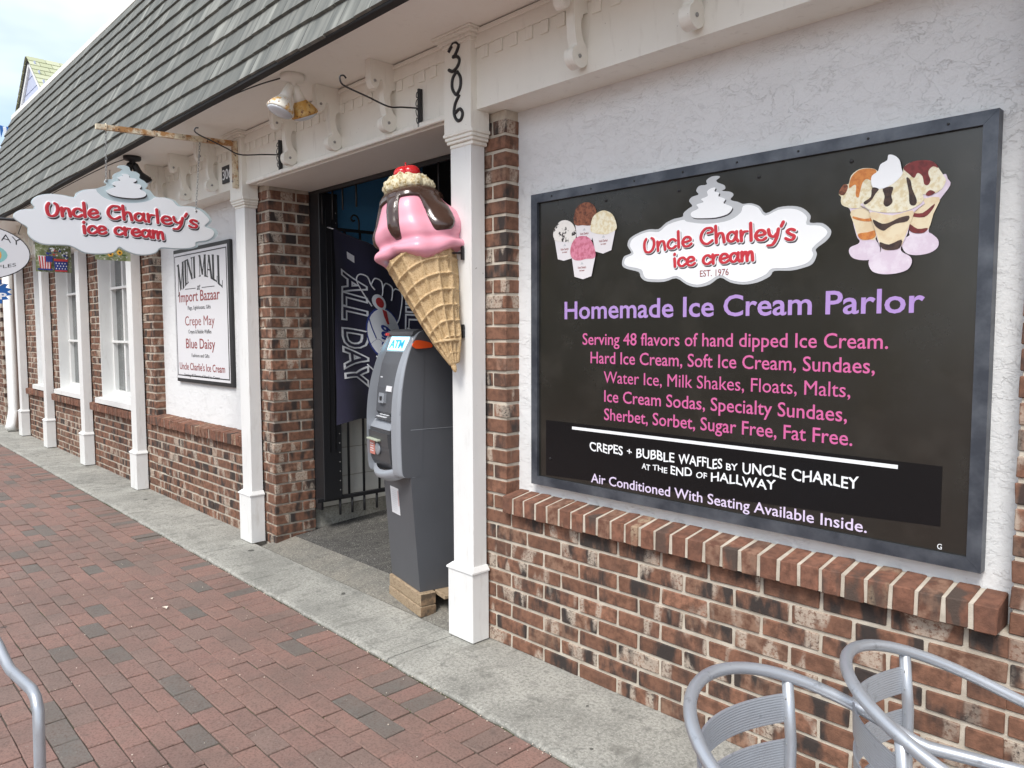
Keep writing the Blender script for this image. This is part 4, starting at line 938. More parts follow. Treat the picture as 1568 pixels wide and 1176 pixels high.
for y, z in ((-.893, 2.271), (-.388, 2.150)): MB().lathe([(.007,-.013),(.007,.004)], (1,0,0), (XS, y, z), 8).build('eyelet', 'grey_metal', hs)
ar = thing('sign_arm', 'rusty white square steel arm on the post carrying the cloud sign', 'bracket', (XS, -.12, 2.6))
mb = MB(); mb.prism([(-.118,2.588),(-.937,2.554),(-.937,2.582),(-.118,2.620)], lambda a, b: (XS-.0135, a, b), lambda a, b: (XS+.0135, a, b)); mb.build('arm', 'rust_arm', ar)
MB().bbox(XS-.017, XS+.017, -.145, -.1165, 2.325, 2.5875, .002).build('wall_leg', 'rust_arm', ar)
for y, z in ((-.885, 2.572), (-.350, 2.602)): MB().tube([(XS-.002,y,z-.024),(XS+.016,y,z-.012),(XS+.016,y,z+.010),(XS,y,z+.020),(XS-.016,y,z+.010),(XS-.016,y,z-.012)], .003, 6).build('hanger_clip', 'rust_arm', ar)
for z in (2.365, 2.56): MB().lathe([(.006,0),(.005,.005)], (0,-1,0), (XS, -.148, z), 8).build('bolt', 'grey_metal', ar)

# ================================================================== WROUGHT IRON HOOKS
def hook(x, prof, zc, label):
    t = thing('hook_bracket', label, 'bracket', (x, -.1, zc), 'wrought iron hooks on the frieze beam')
    MB().bbox(x-.006, x+.006, -.104, -.0985 if False else -.0815, zc-.088, zc+.088, .0015).build('wall_bar', 'black', t)
    MB().tube(catmull(prof, 6, False), .0038, 7).build('hook_rod', 'black', t)
    for s, dz in ((1, 0), (-1, 0)):
        for (c0, r) in ((.022, .016), (.058, .013)):
            pts = [(x, -.104 - (1+math.cos(a))*r*.62*(.35+.65*(1-k/12)), zc + s*(c0 + math.sin(a)*r)) for k, a in enumerate([math.pi + i*math.pi*1.55/12 for i in range(13)])]
            MB().tube(pts, .0022, 5).build('scroll', 'black', t)
hook(-2.872, [(-2.872,-.10,2.428),(-2.872,-.19,2.415),(-2.872,-.267,2.403),(-2.872,-.38,2.424),(-2.872,-.470,2.440),(-2.872,-.505,2.452),(-2.872,-.512,2.478),(-2.872,-.495,2.487),(-2.872,-.482,2.478)], 2.428, 'black wrought iron hook on the beam over the doorway nearest the ice cream cone')
hook(-4.247, [(-4.247,-.10,2.448),(-4.247,-.20,2.434),(-4.247,-.339,2.412),(-4.247,-.42,2.436),(-4.247,-.50,2.462),(-4.247,-.566,2.482),(-4.247,-.592,2.498),(-4.247,-.588,2.516),(-4.247,-.572,2.520)], 2.446, 'black wrought iron hook on the beam beside the post with the rusty arm')

# ================================================================== FLOODLIGHTS
def flood(x, y, label, mats, rusty=True):
    t = thing('floodlight', label, 'light', (x, y, 2.68), 'floodlights under the soffit'); Z = 2.6765
    MB().lathe([(.060,0),(.060,-.018),(.052,-.028),(.024,-.034),(.016,-.050),(.012,-.052)], (0,0,1), (x,y,Z), 22).build('canopy', mats[0], t)
    for (dx, dy, dz, mh, mb_) in ((-.008,-.040,-.100, mats[0], mats[1]), (-.010,.048,-.100, mats[0], mats[2])):
        o = Vector((x+dx*.22, y+dy*.22, Z-.046)); ax = Vector((dx, dy, dz)).normalized()
        k = MB().lathe([(.014,0),(.023,.012),(.026,.050),(.032,.078)], ax, o, 16).build('lamp_holder', mh, t)
        MB().lathe([(.026,.070),(.033,.080),(.056,.112),(.068,.137),(.069,.146),(.064,.151)], ax, o, 22).build('reflector', mb_, t)
        MB().lathe([(.0635,.1505),(.058,.158),(.036,.167),(.008,.171)], ax, o, 20).build('lens', 'lens', t)
flood(-3.545, -.375, 'twin floodlight with rust stained orange and white lamps under the soffit over the door', ('cream', 'white_lamp', 'rust_lamp'))
flood(-5.95, -.385, 'twin floodlight with black lamps under the soffit above the hanging cloud sign', ('black', 'black', 'black'))
def cable(pts, label): o = MB().tube(catmull(pts, 6, False), .0035, 5).build('cable', 'cord'); o['label'] = label; o['category'] = 'cable'; return o
cable([(-3.60,-.40,2.672),(-3.72,-.46,2.655),(-3.95,-.49,2.652),(-4.25,-.485,2.66),(-4.6,-.49,2.668),(-5.0,-.49,2.66),(-5.5,-.485,2.67)], 'thin dark cable drooping along the eave between the two floodlights')
cable([(-6.0,-.40,2.672),(-6.2,-.46,2.65),(-6.6,-.48,2.645),(-7.2,-.47,2.655),(-8.2,-.48,2.65),(-9.5,-.47,2.66)], 'thin dark cable under the eave running left behind the cloud sign')

# ================================================================== OVAL CREPE SIGN, STARBURST, BANNERS
XO = -7.30
ov = thing('oval_sign', 'white oval crepe sign with black rim cut off at the left edge', 'sign', (XO, -1.2, 2.0))
OP = side_plane(XO); c0 = (-1.17, 2.045)
def ell(rx, rz, n=40): return [(c0[0]+rx*math.cos(2*math.pi*k/n), c0[1]+rz*math.sin(2*math.pi*k/n)) for k in range(n)]
plate(OP, ell(.392, .225), -.010, .0, 'sign_board', 'print_black', ov); plate(OP, ell(.384, .217), .0001, .002, 'sign_face', 'paper', ov)
text('CREPE MAY', OP, -1.40, -.845, 2.165, .062, .0021, .0028, 'print_black', ov, off=-.01, warp=lambda a, b: (a, b - .55*(a-c0[0])**2*1.0))
text('BUBBLE WAFFLES', OP, -1.40, -.885, 1.905, .028, .0021, .0028, 'print_black', ov, off=-.005, warp=lambda a, b: (a, b + .5*(a-c0[0])**2))
plate(OP, [(c0[0]+.02+.21*math.cos(2*math.pi*k/24), 2.03+.095*math.sin(2*math.pi*k/24)) for k in range(24)], .0021, .0024, 'plate_print', 'teal', ov)
plate(OP, catmull([(-1.3,1.96),(-1.1,1.945),(-1.0,1.985),(-.985,2.05),(-1.05,2.09),(-1.2,2.10),(-1.3,2.04)], 3), .0025, .0030, 'waffle_print', 'waffle', ov)
plate(OP, catmull([(-1.2,2.07),(-1.05,2.06),(-1.0,2.085),(-1.03,2.12),(-1.12,2.14),(-1.2,2.12)], 3), .0031, .0036, 'cream_print', 'f_van', ov)
plate(OP, catmull([(-1.12,2.12),(-1.06,2.11),(-1.03,2.13),(-1.06,2.155),(-1.11,2.15)], 3), .0037, .0040, 'berry_print', 'cherry', ov)
oa = thing('iron_arm', 'thin black iron arm holding the oval crepe sign', 'bracket', (XO, -.12, 2.3))
MB().tube([(XO,-.09,2.335),(XO,-.5,2.325),(XO,-1.6,2.31)], .012, 6).build('arm', 'black', oa)
MB().tube([(XO,-.80,2.318),(XO,-.83,2.29),(XO,-.86,2.205)], .003, 5).build('hanger', 'black', ov); MB().tube([(XO,-1.45,2.31),(XO,-1.46,2.195)], .003, 5).build('hanger', 'black', ov)
ss = thing('starburst_sign', 'jagged blue shop sign hanging under the white oval sign', 'sign', (XO-.02, -1.15, 1.75))
XQ = XO-.02; QP = side_plane(XQ); st = []
for k in range(40):
    a = 2*math.pi*k/40; rr = 1.0 if k % 2 else .86; st.append((-1.16+.245*rr*math.cos(a), 1.735+.135*rr*math.sin(a)))
plate(QP, st, -.006, .0, 'sign_board', 'blue_sign', ss)
text('Daisy', QP, -1.30, -.965, 1.765, .060, .0002, .001, 'print_white', ss, shear=.45); text('SHOP', QP, -1.22, -.955, 1.675, .052, .0002, .001, 'print_white', ss, off=.03)
for y in (-1.3, -1.05): MB().tube([(XQ,y,1.84),(XQ,y,1.865)], .002, 5).build('hanger', 'black', ss)
# patriotic banner
XB = -8.98
pb = thing('patriotic_banner', 'small garden banner with red white and blue flower pots hanging under the cloud sign', 'banner', (XB, -.23, 2.05))
BP = side_plane(XB); by0, by1, bz0, bz1 = -.398, -.074, 2.028, 2.44
mb = MB(); n = 10
for i in range(n):
    for s in (0, 1): pass
vs = []; fs = []
for i in range(n+1):
    y = by0 + (by1-by0)*i/n
    for z in (bz0, bz1): vs.append((XB + .006*math.sin(i*.9)*(1 if z == bz0 else .3), y, z))
fs = [(2*i, 2*i+2, 2*i+3, 2*i+1) for i in range(n)]
mb.add(vs, fs).build('banner_cloth', 'banner_bg', pb)
def bpl(pts, n, nm_, mt): plate(BP, pts, n, n+.002, nm_, mt, pb)
def potp(cx, zb, zt, wb, wt, cm): return [(cx-wb, zb), (cx+wb, zb), (cx+wt, zt), (cx-wt, zt)]
bpl(potp(-.315, 2.055, 2.19, .045, .065, 0), .008, 'pot_print', 'print_white')
for k in range(-2, 3): bpl([(-.315+k*.021-.005, 2.06),(-.315+k*.021+.005, 2.06),(-.315+k*.026+.006, 2.185),(-.315+k*.026-.006, 2.185)], .0105, 'stripe_print', 'usred')
bpl([(-.385,2.045),(-.25,2.045),(-.25,2.06),(-.385,2.06)], .0105, 'pot_rim', 'usblue')
bpl([(-.31,2.13),(-.25,2.13),(-.245,2.19),(-.31,2.19)], .0128, 'star_field', 'usblue')
bpl(potp(-.175, 2.045, 2.14, .055, .062, 0), .015, 'pot_print', 'usblue'); bpl([(-.235,2.14),(-.112,2.14),(-.105,2.165),(-.242,2.165)], .0175, 'pot_rim', 'usred'); bpl([(-.232,2.035),(-.118,2.035),(-.12,2.05),(-.23,2.05)], .0175, 'pot_rim', 'usred')
rg = random.Random(5)
for r_ in range(3):
    for k in range(4): a, b = -.218+.027*k+(.012 if r_ % 2 else 0), 2.065+.027*r_; bpl([(a-.006,b),(a,b+.008),(a+.006,b),(a,b-.008)], .0175, 'star_print', 'print_white')
for _ in range(34):
    a, b = rg.uniform(-.30,-.11), rg.uniform(2.17,2.27); q = rg.uniform(.006,.014); bpl([(a+q*math.cos(t), b+q*math.sin(t)) for t in (0,1.2,2.5,3.8,5.0)], .0180+rg.uniform(0,.004), 'petal_print', rg.choice(['usred','usblue','print_white','print_white','usblue']))
MB().tube([(XB,-.41,2.445),(XB,-.02,2.455)], .005, 6).build('banner_rod', 'black', pb)
MB().tube([(XB,-.40,2.44),(XB,-.405,2.30)], .004, 5).build('banner_cord', 'black', pb)
# sunflower banner behind the cloud sign
XF = -6.55
sf = thing('sunflower_banner', 'sunflower banner showing only its lowest row of yellow flowers below the cloud sign', 'banner', (XF, -.4, 2.0))
a0 = xp(146, 398, XF); a1 = xp(200, 398, XF); FP = side_plane(XF)
MB().box(XF-.002, XF, a0.y, a1.y, a0.z+.004, a0.z+.32).build('banner_cloth', 'banner_bg', sf)
for px, py in ((169,389),(183,387)):
    p = xp(px, py, XF); fl = plate(FP, [(p.y+(.024 if k % 2 else .016)*math.cos(k*math.pi/11), p.z+(.024 if k % 2 else .016)*math.sin(k*math.pi/11)) for k in range(22)], .001, .004, 'sunflower', 'yellow', sf)
    plate(FP, [(p.y+.009*math.cos(k*.7), p.z+.009*math.sin(k*.7)) for k in range(9)], .0042, .006, 'flower_centre', 'brown', fl)
for px, py, r in ((158,391,.016),(176,392,.012),(190,391,.015),(164,384,.013),(152,388,.012)):
    p = xp(px, py, XF); plate(FP, [(p.y-r*1.4,p.z),(p.y,p.z+r*.5),(p.y+r*1.4,p.z),(p.y,p.z-r*.5)], .0005, .0009, 'leaf', 'leafg', sf)
MB().tube([(XF, a0.y-.01, a0.z+.325),(XF, a1.y+.01, a0.z+.325)], .005, 6).build('banner_rod', 'black', sf); MB().tube([(XF,(a0.y+a1.y)/2,a0.z+.325),(XF,(a0.y+a1.y)/2,2.676)], .003, 5).build('banner_cord', 'black', sf)
# bunting at the far roof edge
bu = thing('blue_pennants', 'blue and white pennants hanging at the roof edge at the far left', 'bunting', (-13.0, .1, 4.2))
for k in range(9):
    o = MB().add([(-13.0+k*.03,-.06+.035*k,4.36-.01*k+.01*(k%2)),(-13.0+k*.03,.0+.035*k,4.36-.01*k),(-12.98+k*.03,-.05+.035*k,4.16-.02*(k%3))], [(0,1,2)]).build('pennant', 'blue_sign' if k % 2 else 'print_white', bu)

# ================================================================== SECURITY GATE AND TRANSOM
GX = -4.50
gt = thing('security_gate', 'black wrought iron security gate folded open against the blue entry wall', 'gate', (GX, .3, .2))
MB().bbox(GX-.03, GX+.02, .285, .425, .272, 2.31, .003).build('gate_box', 'black', gt); MB().box(-4.637, GX-.032, .290, .306, .20, 2.31).build('gate_frame', 'black', gt)
MB().bbox(GX-.015, GX+.015, .235, 1.30, .262, .288, .002).build('bottom_rail', 'black', gt)
for z in (2.085, 1.52, 1.12): MB().bbox(GX-.010, GX+.010, .427, 1.30, z-.010, z+.010, .001).build('cross_rail', 'black', gt)
for y in (.487, .607, .735, .87, 1.0, 1.13, 1.26): MB().tube([(GX,y,.289),(GX,y,2.074)], .0085, 6).build('gate_bar', 'black', gt)
for y in (.415, .510, .607, .71, .82): MB().tube([(GX,y,.261),(GX,y,.155)], .0085, 6).build('gate_spike', 'black', gt)
MB().tube(catmull([(GX,.60,2.09),(GX,.60,2.15),(GX,.585,2.185),(GX,.555,2.19),(GX,.540,2.168),(GX,.552,2.150),(GX,.568,2.158)], 4, False), .006, 6).build('scroll', 'black', gt)
for k in range(30): MB().lathe([(.004,0),(.003,.003)], (1,0,0), (GX+.0205, .408, .33+k*.064), 6).build('rivet', 'grey_metal', gt)
for y, za, zb in ((.335, .60, 2.2),(.375,.60,2.2)): MB().tube([(GX+.022,y,za),(GX+.022,y,zb)], .003, 5).build('slot_edge', 'black', gt)
tr = thing('transom_grille', 'black iron grille of short bars hanging under the door head', 'grille', (-3.6, .3, 2.3))
MB().bbox(-4.636, -2.63, .288, .312, 2.300, 2.326, .002).build('top_rail', 'black', tr)
for x, z in ((-4.46,2.10),(-4.33,2.12),(-4.208,2.165),(-4.05,2.165),(-3.237,2.145)): MB().tube([(x,.30,2.30),(x,.30,z)], .006, 6).build('short_bar', 'black', tr)

# ================================================================== TEAM FLAG
fl = thing('navy_flag', 'navy sports flag with outlined white ALL DAY lettering hung on the folded gate', 'flag', (-4.42, .6, .78))
FX = -4.405
def fl_top(y): t = (y-.345)/1.0; return 2.072 - .33*t + .10*t*t
def fl_pt(u, v, n=0.0):      # u 0..1 across (y), v 0..1 up
    y = .335 + .96*u*(1 - .05*(v)) + .012*v; zt = fl_top(y); z = .785 + .03*math.sin(u*9)*(1-v) + (zt-.785)*v
    x = FX + .030*math.sin(u*15 + v*3.5) * (1-.55*v) + .014*math.sin(u*7 - v*6 + 1) + .010*math.sin((u*.8+v)*11)*(v)
    return (x + n, y, z)
NU, NV = 48, 48
mb = MB(); mb.add([fl_pt(i/NU, j/NV) for j in range(NV+1) for i in range(NU+1)], [(j*(NU+1)+i, j*(NU+1)+i+1, (j+1)*(NU+1)+i+1, (j+1)*(NU+1)+i) for j in range(NV) for i in range(NU)], True)
fc = mb.build('flag_cloth', 'navy', fl)
def fgeo(V, F, fn, n0, n1, mt, name, parent=fl, ml=.18, it=2):
    mb = MB(); bm = bmesh.new(); vv = [bm.verts.new((v[0], v[1], v[2])) for v in V]
    for f in F:
        try: bm.faces.new([vv[i] for i in f])
        except ValueError: pass
    bmesh.ops.triangulate(bm, faces=bm.faces[:])
    for _ in range(it):
        es = [e for e in bm.edges if e.calc_length() > ml]
        if es: bmesh.ops.subdivide_edges(bm, edges=es, cuts=1); bmesh.ops.triangulate(bm, faces=bm.faces[:])
    bmesh.ops.triangulate(bm, faces=bm.faces[:]); bm.verts.index_update()
    vs = []
    for v in bm.verts:
        u, w = fn(v.co.x, v.co.y); vs.append(fl_pt(u, w, n0 if v.co.z < 0 else n1))
    fs = [tuple(x.index for x in f.verts) for f in bm.faces]; bm.free()
    return mb.add(vs, fs).build(name, mt, parent)
def ftext(s, u0, du, v0, v1):
    for off, n0, n1, mt, nm_ in ((.058, .0015, .0035, 'print_white', 'letter_outline'), (.000, .0036, .0052, 'navy', 'lettering')):
        V, F = textgeo(s, off, .5); V0, _ = textgeo(s, .004, .5); x0 = min(v[0] for v in V0); x1 = max(v[0] for v in V0)
        fgeo(V, F, lambda a, b: (u0 + du*b/CAPH, v1 + (v0-v1)*(a-x0)/(x1-x0)), n0, n1, mt, nm_)
ftext('ALL DAY', .075, .205, .20, .80); ftext('PHILA', .62, .13, .45, .93)
def fpoly(pts, n0, mt, name):
    if name != 'maker_tag': pts = [(a-.03, b-.085) if pts is not None and (a, b) != cc else (a, b) for a, b in pts]
    p = [Vector((a, b, 0)) for a, b in pts]; t = tessellate_polygon([p]); fgeo([(a, b, .5) for a, b in pts], t, lambda a, b: (a, b), n0, n0, mt, name, fl, .03, 5)
cc = (.445, .60)
def disc(cx, cy, ru, rv, n=28): return [(cx+ru*math.cos(2*math.pi*k/n), cy+rv*math.sin(2*math.pi*k/n)) for k in range(n)]
fpoly(disc(*cc, .155, .155), .004, 'usblue', 'ball_rim'); fpoly(disc(*cc, .145, .145), .0055, 'print_white', 'ball_face')
fpoly([(.42,.74),(.46,.735),(.475,.665),(.455,.66),(.43,.70)], .0068, 'usred', 'ball_mark'); fpoly(disc(.40, .775, .06, .045), .0062, 'print_white', 'ball_cap'); fpoly(disc(.405, .775, .035, .028), .0072, 'usred', 'ball_mark')
V, F = textgeo('6ers', .03, .5, .3); fgeo(V, F, lambda a, b: (.37 + .10*b/CAPH, .570 - .075*a), .0066, .0075, 'usblue', 'lettering')
def fline(pts, mt='print_white', r=.0050, name='hand_outline', closed=False):
    q = [(a-.03, b-.085) for a, b in catmull(pts, 5, closed)]; MB().tube([fl_pt(a, b, .004) for a, b in q], r, 5).build(name, mt, fl)
for k in range(14): a = 2*math.pi*k/14; fline([(.50+.045*math.cos(a), .63+.045*math.sin(a)), (.50+.045*math.cos(a+.15), .63+.045*math.sin(a+.15))], 'usblue', .0018, 'star_ring')
fline([(.34,.74),(.28,.80),(.23,.86),(.25,.90),(.31,.90),(.34,.86),(.37,.84)]); fline([(.34,.86),(.37,.905),(.43,.90),(.44,.85),(.43,.82)]); fline([(.44,.86),(.47,.90),(.53,.89),(.53,.84),(.52,.81)]); fline([(.53,.86),(.56,.885),(.61,.87),(.61,.80),(.59,.72),(.56,.68)])
fline([(.31,.68),(.33,.62),(.36,.56)], 'usblue'); fline([(.42,.745),(.46,.66),(.44,.56)], 'usblue', .002); fline([(.32,.52),(.38,.56),(.45,.50),(.52,.46)], 'usblue', .002)
fline([(.36,.46),(.42,.40),(.40,.33),(.46,.36),(.50,.30),(.48,.24),(.55,.28)], r=.005, name='script_swash'); fline([(.30,.40),(.36,.36),(.38,.30)], r=.005, name='script_swash')
fpoly([(.115,.915),(.175,.905),(.18,.868),(.12,.88)], .003, 'paper', 'maker_tag')
MB().tube([(GX+.01,.345,2.09),fl_pt(0,1,0)], .003, 5).build('tie', 'print_white', fl)
MB().tube([fl_pt(k/24,1,.002) for k in range(25)], .004, 6).build('hem', 'navy', fl)

# ================================================================== ICE CREAM CONE STATUE
CT = Vector((-2.750, -.185, 1.735)); TIP = Vector((-2.560, -.150, 1.222))
ic = thing('ice_cream_statue', 'giant fibreglass waffle cone with pink scoop, chocolate drips and cherry beside the door post', 'statue', CT)
ax = (CT - TIP).normalized()
vd = (CT - CAM); vd.z = 0; vd.normalize()
fu = (ax.cross(vd)).normalized(); fwv = ax.cross(fu).normalized()     # fu: sideways, fwv: towards viewer or away
if fwv.dot(vd) > 0: fwv = -fwv
HC = (CT-TIP).length; RT = .159
nA, nH = 144, 150; vs = []
for j in range(nH+1):
    t = j/nH; h = t*HC*.985
    rb_ = RT*min(1.05, (t**.92)*.985 + .0) if t > .06 else RT*(.06**.92)*math.sqrt(max(0, 1-(1-t/.06)**2))
    rb_ *= 1.0
    for i in range(nA):
        a = 2*math.pi*i/nA; r = rb_
        if t > .07:
            s1 = (a/(2*math.pi)*13 + .12*math.sin(h*9)) % 1.0; d1 = min(s1, 1-s1)/13*2*math.pi*rb_
            hh = (h + .020*math.cos(a*1.0+.6) + .004*math.sin(3*a))/.066; d2 = abs((hh % 1.0)-.5)*.066; d2 = .033 - d2
            rid = max(math.exp(-(d1/.0052)**2), math.exp(-(d2/.0052)**2))
            r += .012*rid*min(1, t*4)
            seam = abs(((a - (2.15 + .9*(1-t))) + math.pi) % (2*math.pi) - math.pi)*rb_
            r += .010*math.exp(-(seam/.008)**2) + (.004 if 0 < ((a-(2.15+.9*(1-t))) % (2*math.pi)) < 1.2 else 0)
        vs.append(TIP - CT + ax*h + fu*math.cos(a)*r + fwv*math.sin(a)*r)
fs = [(j*nA+i, j*nA+(i+1)%nA, (j+1)*nA+(i+1)%nA, (j+1)*nA+i) for j in range(nH) for i in range(nA)]
MB().add(vs, fs, True).build('cone', 'cone', ic)
rg_ = MB(); pts = []
for k in range(41):
    a = 2*math.pi*k/40; t = .26; rr = RT*(t**.92)+.006; pts.append(TIP-CT+ax*(t*HC+.010*math.cos(a+.6)) + fu*math.cos(a)*rr + fwv*math.sin(a)*rr)
rg_.tube(pts, .0075, 8, False).build('cone_ridge', 'cone', ic)
# scoop: height field round a vertical-ish axis
SA = (ax*.62 + Vector((0,0,1))*.38).normalized(); su = SA.cross(vd).normalized(); sv = SA.cross(su).normalized()
if sv.dot(vd) > 0: sv = -sv
RS = .186
def scoop_pt(a, t, off=0.0):
    # t 0 top .. 1 bottom edge of the skirt
    h = .0
    lobe = .030*math.exp(-((((a-math.radians(158)+math.pi) % (2*math.pi)) - math.pi)/.50)**2)*(lambda q: q*q*(3-2*q))(max(0, min(1, (t-.36)/.16))) - .013*math.exp(-((t-.70)/.030)**2) + .006*math.exp(-((t-.60)/.05)**2)
    if t < .72:
        u = t/.72; th = u*math.pi*.50; r = RS*.93*math.sin(th)**.56; z = .056 + .264*math.cos(th)**.95 if th < math.pi/2 else .056
        bulge = .007*math.sin(5*a+1)*u*u + .005*math.sin(9*a)*u*u + .009*math.sin(3*a + 8*u)*u; r += bulge + lobe - .010*math.exp(-((u-.93)/.06)**2)*0
        z += .010*math.sin(2*a+.5)*u
    else:
        u = (t-.72)/.28; ph = u*math.pi
        z0 = .056 + .010*math.sin(2*a+.5); r0 = RS*.93 + .007*math.sin(5*a+1) + .005*math.sin(9*a) + .009*math.sin(3*a+8)
        rl = .017 + .008*math.sin(4*a+2)+.005*math.sin(7*a); r = r0 - .006*u + rl*(math.sin(min(math.pi, ph*1.05))**.8 if ph*1.05 < math.pi else 0) - .042*u*u + lobe; z = z0 - .058*u - .012*math.sin(ph) + .014*math.sin(3*a)*u + .008*math.sin(5*a+2)*u
    rr = r + off*(.6 if t < .15 else 1); zz = z + off*(1.0 if t < .3 else .3)
    return SA*(zz - .020) + su*math.cos(a)*rr + sv*math.sin(a)*rr
nA, nT = 120, 80
vs = [scoop_pt(2*math.pi*i/nA, j/nT) for j in range(nT+1) for i in range(nA)]
fs = [(j*nA+i, (j+1)*nA+i, (j+1)*nA+(i+1)%nA, j*nA+(i+1)%nA) for j in range(nT) for i in range(nA)] + [tuple(nT*nA+i for i in range(nA))]
sc_o = MB().add(vs, fs, True).build('scoop', 'icepink', ic)
# chocolate sauce: cap with drips; angle pi/2 faces the viewer
DR = [(math.radians(56), .18, .70), (math.radians(127), .32, .665), (math.radians(3), .12, .70), (math.radians(232), .12, .55), (math.radians(292), .13, .6), (math.radians(350), .10, .40)]
def drip_len(a):
    L_ = .33
    for c, w, l in DR:
        d = abs((a-c+math.pi) % (2*math.pi) - math.pi)
        q = d/w
        if q < 2.2: L_ = max(L_, .33 + (l-.33)*(1/(1+math.exp((q-1.0)*9))) if q > .999 else .33+(l-.33)*(math.sqrt(max(0, 1-(q*.98)**6))))
    return L_
nA2, nT2 = 360, 60; vs = []; Ls = [drip_len(2*math.pi*i/nA2) for i in range(nA2)]
for j in range(nT2+1):
    s = j/nT2
    for i in range(nA2):
        a = 2*math.pi*i/nA2; L_ = Ls[i]; t = s*L_
        nb_ = min(Ls[(i+k) % nA2] for k in (-4,-2,2,4)); edge = 1.0
        dl = L_ - t; e1 = min(1, dl/.035); off = .013*math.sqrt(max(0, 1-(1-e1)**2))
        # side rounding on drips
        if t > .26:
            side = 1.0
            for k in range(1, 9):
                if Ls[(i+k) % nA2] < t or Ls[(i-k) % nA2] < t: side = (k-.5)/8.5; break
            off *= math.sqrt(max(0, 1-(1-side)**2)); off += .004*math.exp(-((L_-t)/.06)**2)*side if L_ > .5 else 0
        if s == 1: off = -.003
        vs.append(scoop_pt(a, t, off))
fs = [(j*nA2+i, (j+1)*nA2+i, (j+1)*nA2+(i+1)%nA2, j*nA2+(i+1)%nA2) for j in range(nT2) for i in range(nA2)]
MB().add(vs, fs, True).build('chocolate_sauce', 'choc', ic)
# nut cream ring
rg = random.Random(4); nA3, nB = 96, 36; vs = []; TOPZ = .318
from mathutils import noise as mn
for i in range(nA3):
    A_ = 2*math.pi*i/nA3
    for k in range(nB):
        b = 2*math.pi*k/nB; p = Vector((math.cos(A_)*3.1, math.sin(A_)*3.1, 0)) + Vector((math.cos(A_)*math.cos(b), math.sin(A_)*math.cos(b), math.sin(b)))
        r = .054 + .012*mn.noise(p*1.2) + .008*mn.noise(p*5.0) + .007*mn.noise(p*11)
        rr = .060 + r*math.cos(b)*1.02
        vs.append(SA*(TOPZ-.006 + r*math.sin(b)*.92 + .008*math.cos(A_-.4)) + su*math.cos(A_)*rr + sv*math.sin(A_)*rr)
fs = [(i*nB+k, ((i+1)%nA3)*nB+k, ((i+1)%nA3)*nB+(k+1)%nB, i*nB+(k+1)%nB) for i in range(nA3) for k in range(nB)]
MB().add(vs, fs, True).build('nut_cream_ring', 'cream_nut', ic)
def ball(c, r, sx=1.0, sz=1.0, n=24, m=14, dent=0):
    vs = []
    for j in range(m+1):
        th = math.pi*j/m
        for i in range(n):
            a = 2*math.pi*i/n; q = r*(1 - dent*math.exp(-(th/.45)**2)*.5); vs.append(c + su*math.cos(a)*math.sin(th)*q*sx + sv*math.sin(a)*math.sin(th)*q*sx + SA*math.cos(th)*q*sz)
    return MB().add(vs, [(j*n+i, (j+1)*n+i, (j+1)*n+(i+1)%n, j*n+(i+1)%n) for j in range(m) for i in range(n)], True)
cb = SA*(TOPZ+.068)
ball(cb - su*.016, .046, 1.0, .80, dent=.5).build('cherry', 'cherry', ic); ball(cb + su*.016 + sv*.002, .043, 1.0, .84, dent=.5).build('cherry', 'cherry2' if False else 'cherry', ic)
MB().tube([cb + SA*.030, cb + SA*.052 - su*.004], [.005, .0035], 8).build('cherry_stem', 'cherry', ic)
for z in (1.745, 1.402):
    lx = Vector((-2.572, -.0925, z)) - CT
    b = MB(); b.bbox(lx.x-.008, lx.x+.008, lx.y-.008, lx.y, lx.z-.030, lx.z+.030, .001); b.build('mounting_plate', 'black', ic)
    MB().tube([lx+Vector((0,-.006,0)), lx+Vector((-.035,-.035,0)), lx+Vector((-.075,-.055,.004))], .0045, 6).build('mounting_pin', 'black', ic)

# ================================================================== CASH MACHINE
ROT = -.205
at = thing('cash_machine', 'grey freestanding ATM with lit blue topper standing on a wood pallet', 'ATM', (-2.945, -.070, .122), rotz=ROT)
AW = .350; u0, u1 = -AW, 0.0
def side(poly, x0, x1, name, mt, parent=at, smooth=False): return MB().prism(poly, lambda a, b: (x0, a, b), lambda a, b: (x1, a, b), smooth).build(name, mt, parent)
ch_ = .55
cab = side([(0,0),(ch_,0),(ch_,.805),(-.038,.805),(-.045,.60)], u0+.001, u1-.001, 'lower_cabinet', 'atm')
prof = [(-.050,.575),(-.100,.574),(-.135,.590),(-.144,.66),(-.147,.78),(-.145,.88),(-.134,.98),(-.110,1.08),(-.075,1.165),(-.030,1.235),(.010,1.272),(.050,1.285)]
sp = catmull(prof, 4, False)
# upper body behind the cheeks
side([(-.030,.808),(ch_,.808),(ch_,1.20),(.42,1.268),(.10,1.275),(.028,1.262),(-.022,1.205),(-.060,1.12),(-.085,1.0),(-.095,.88)], u0+.0015, u1-.0015, 'upper_housing', 'atm')
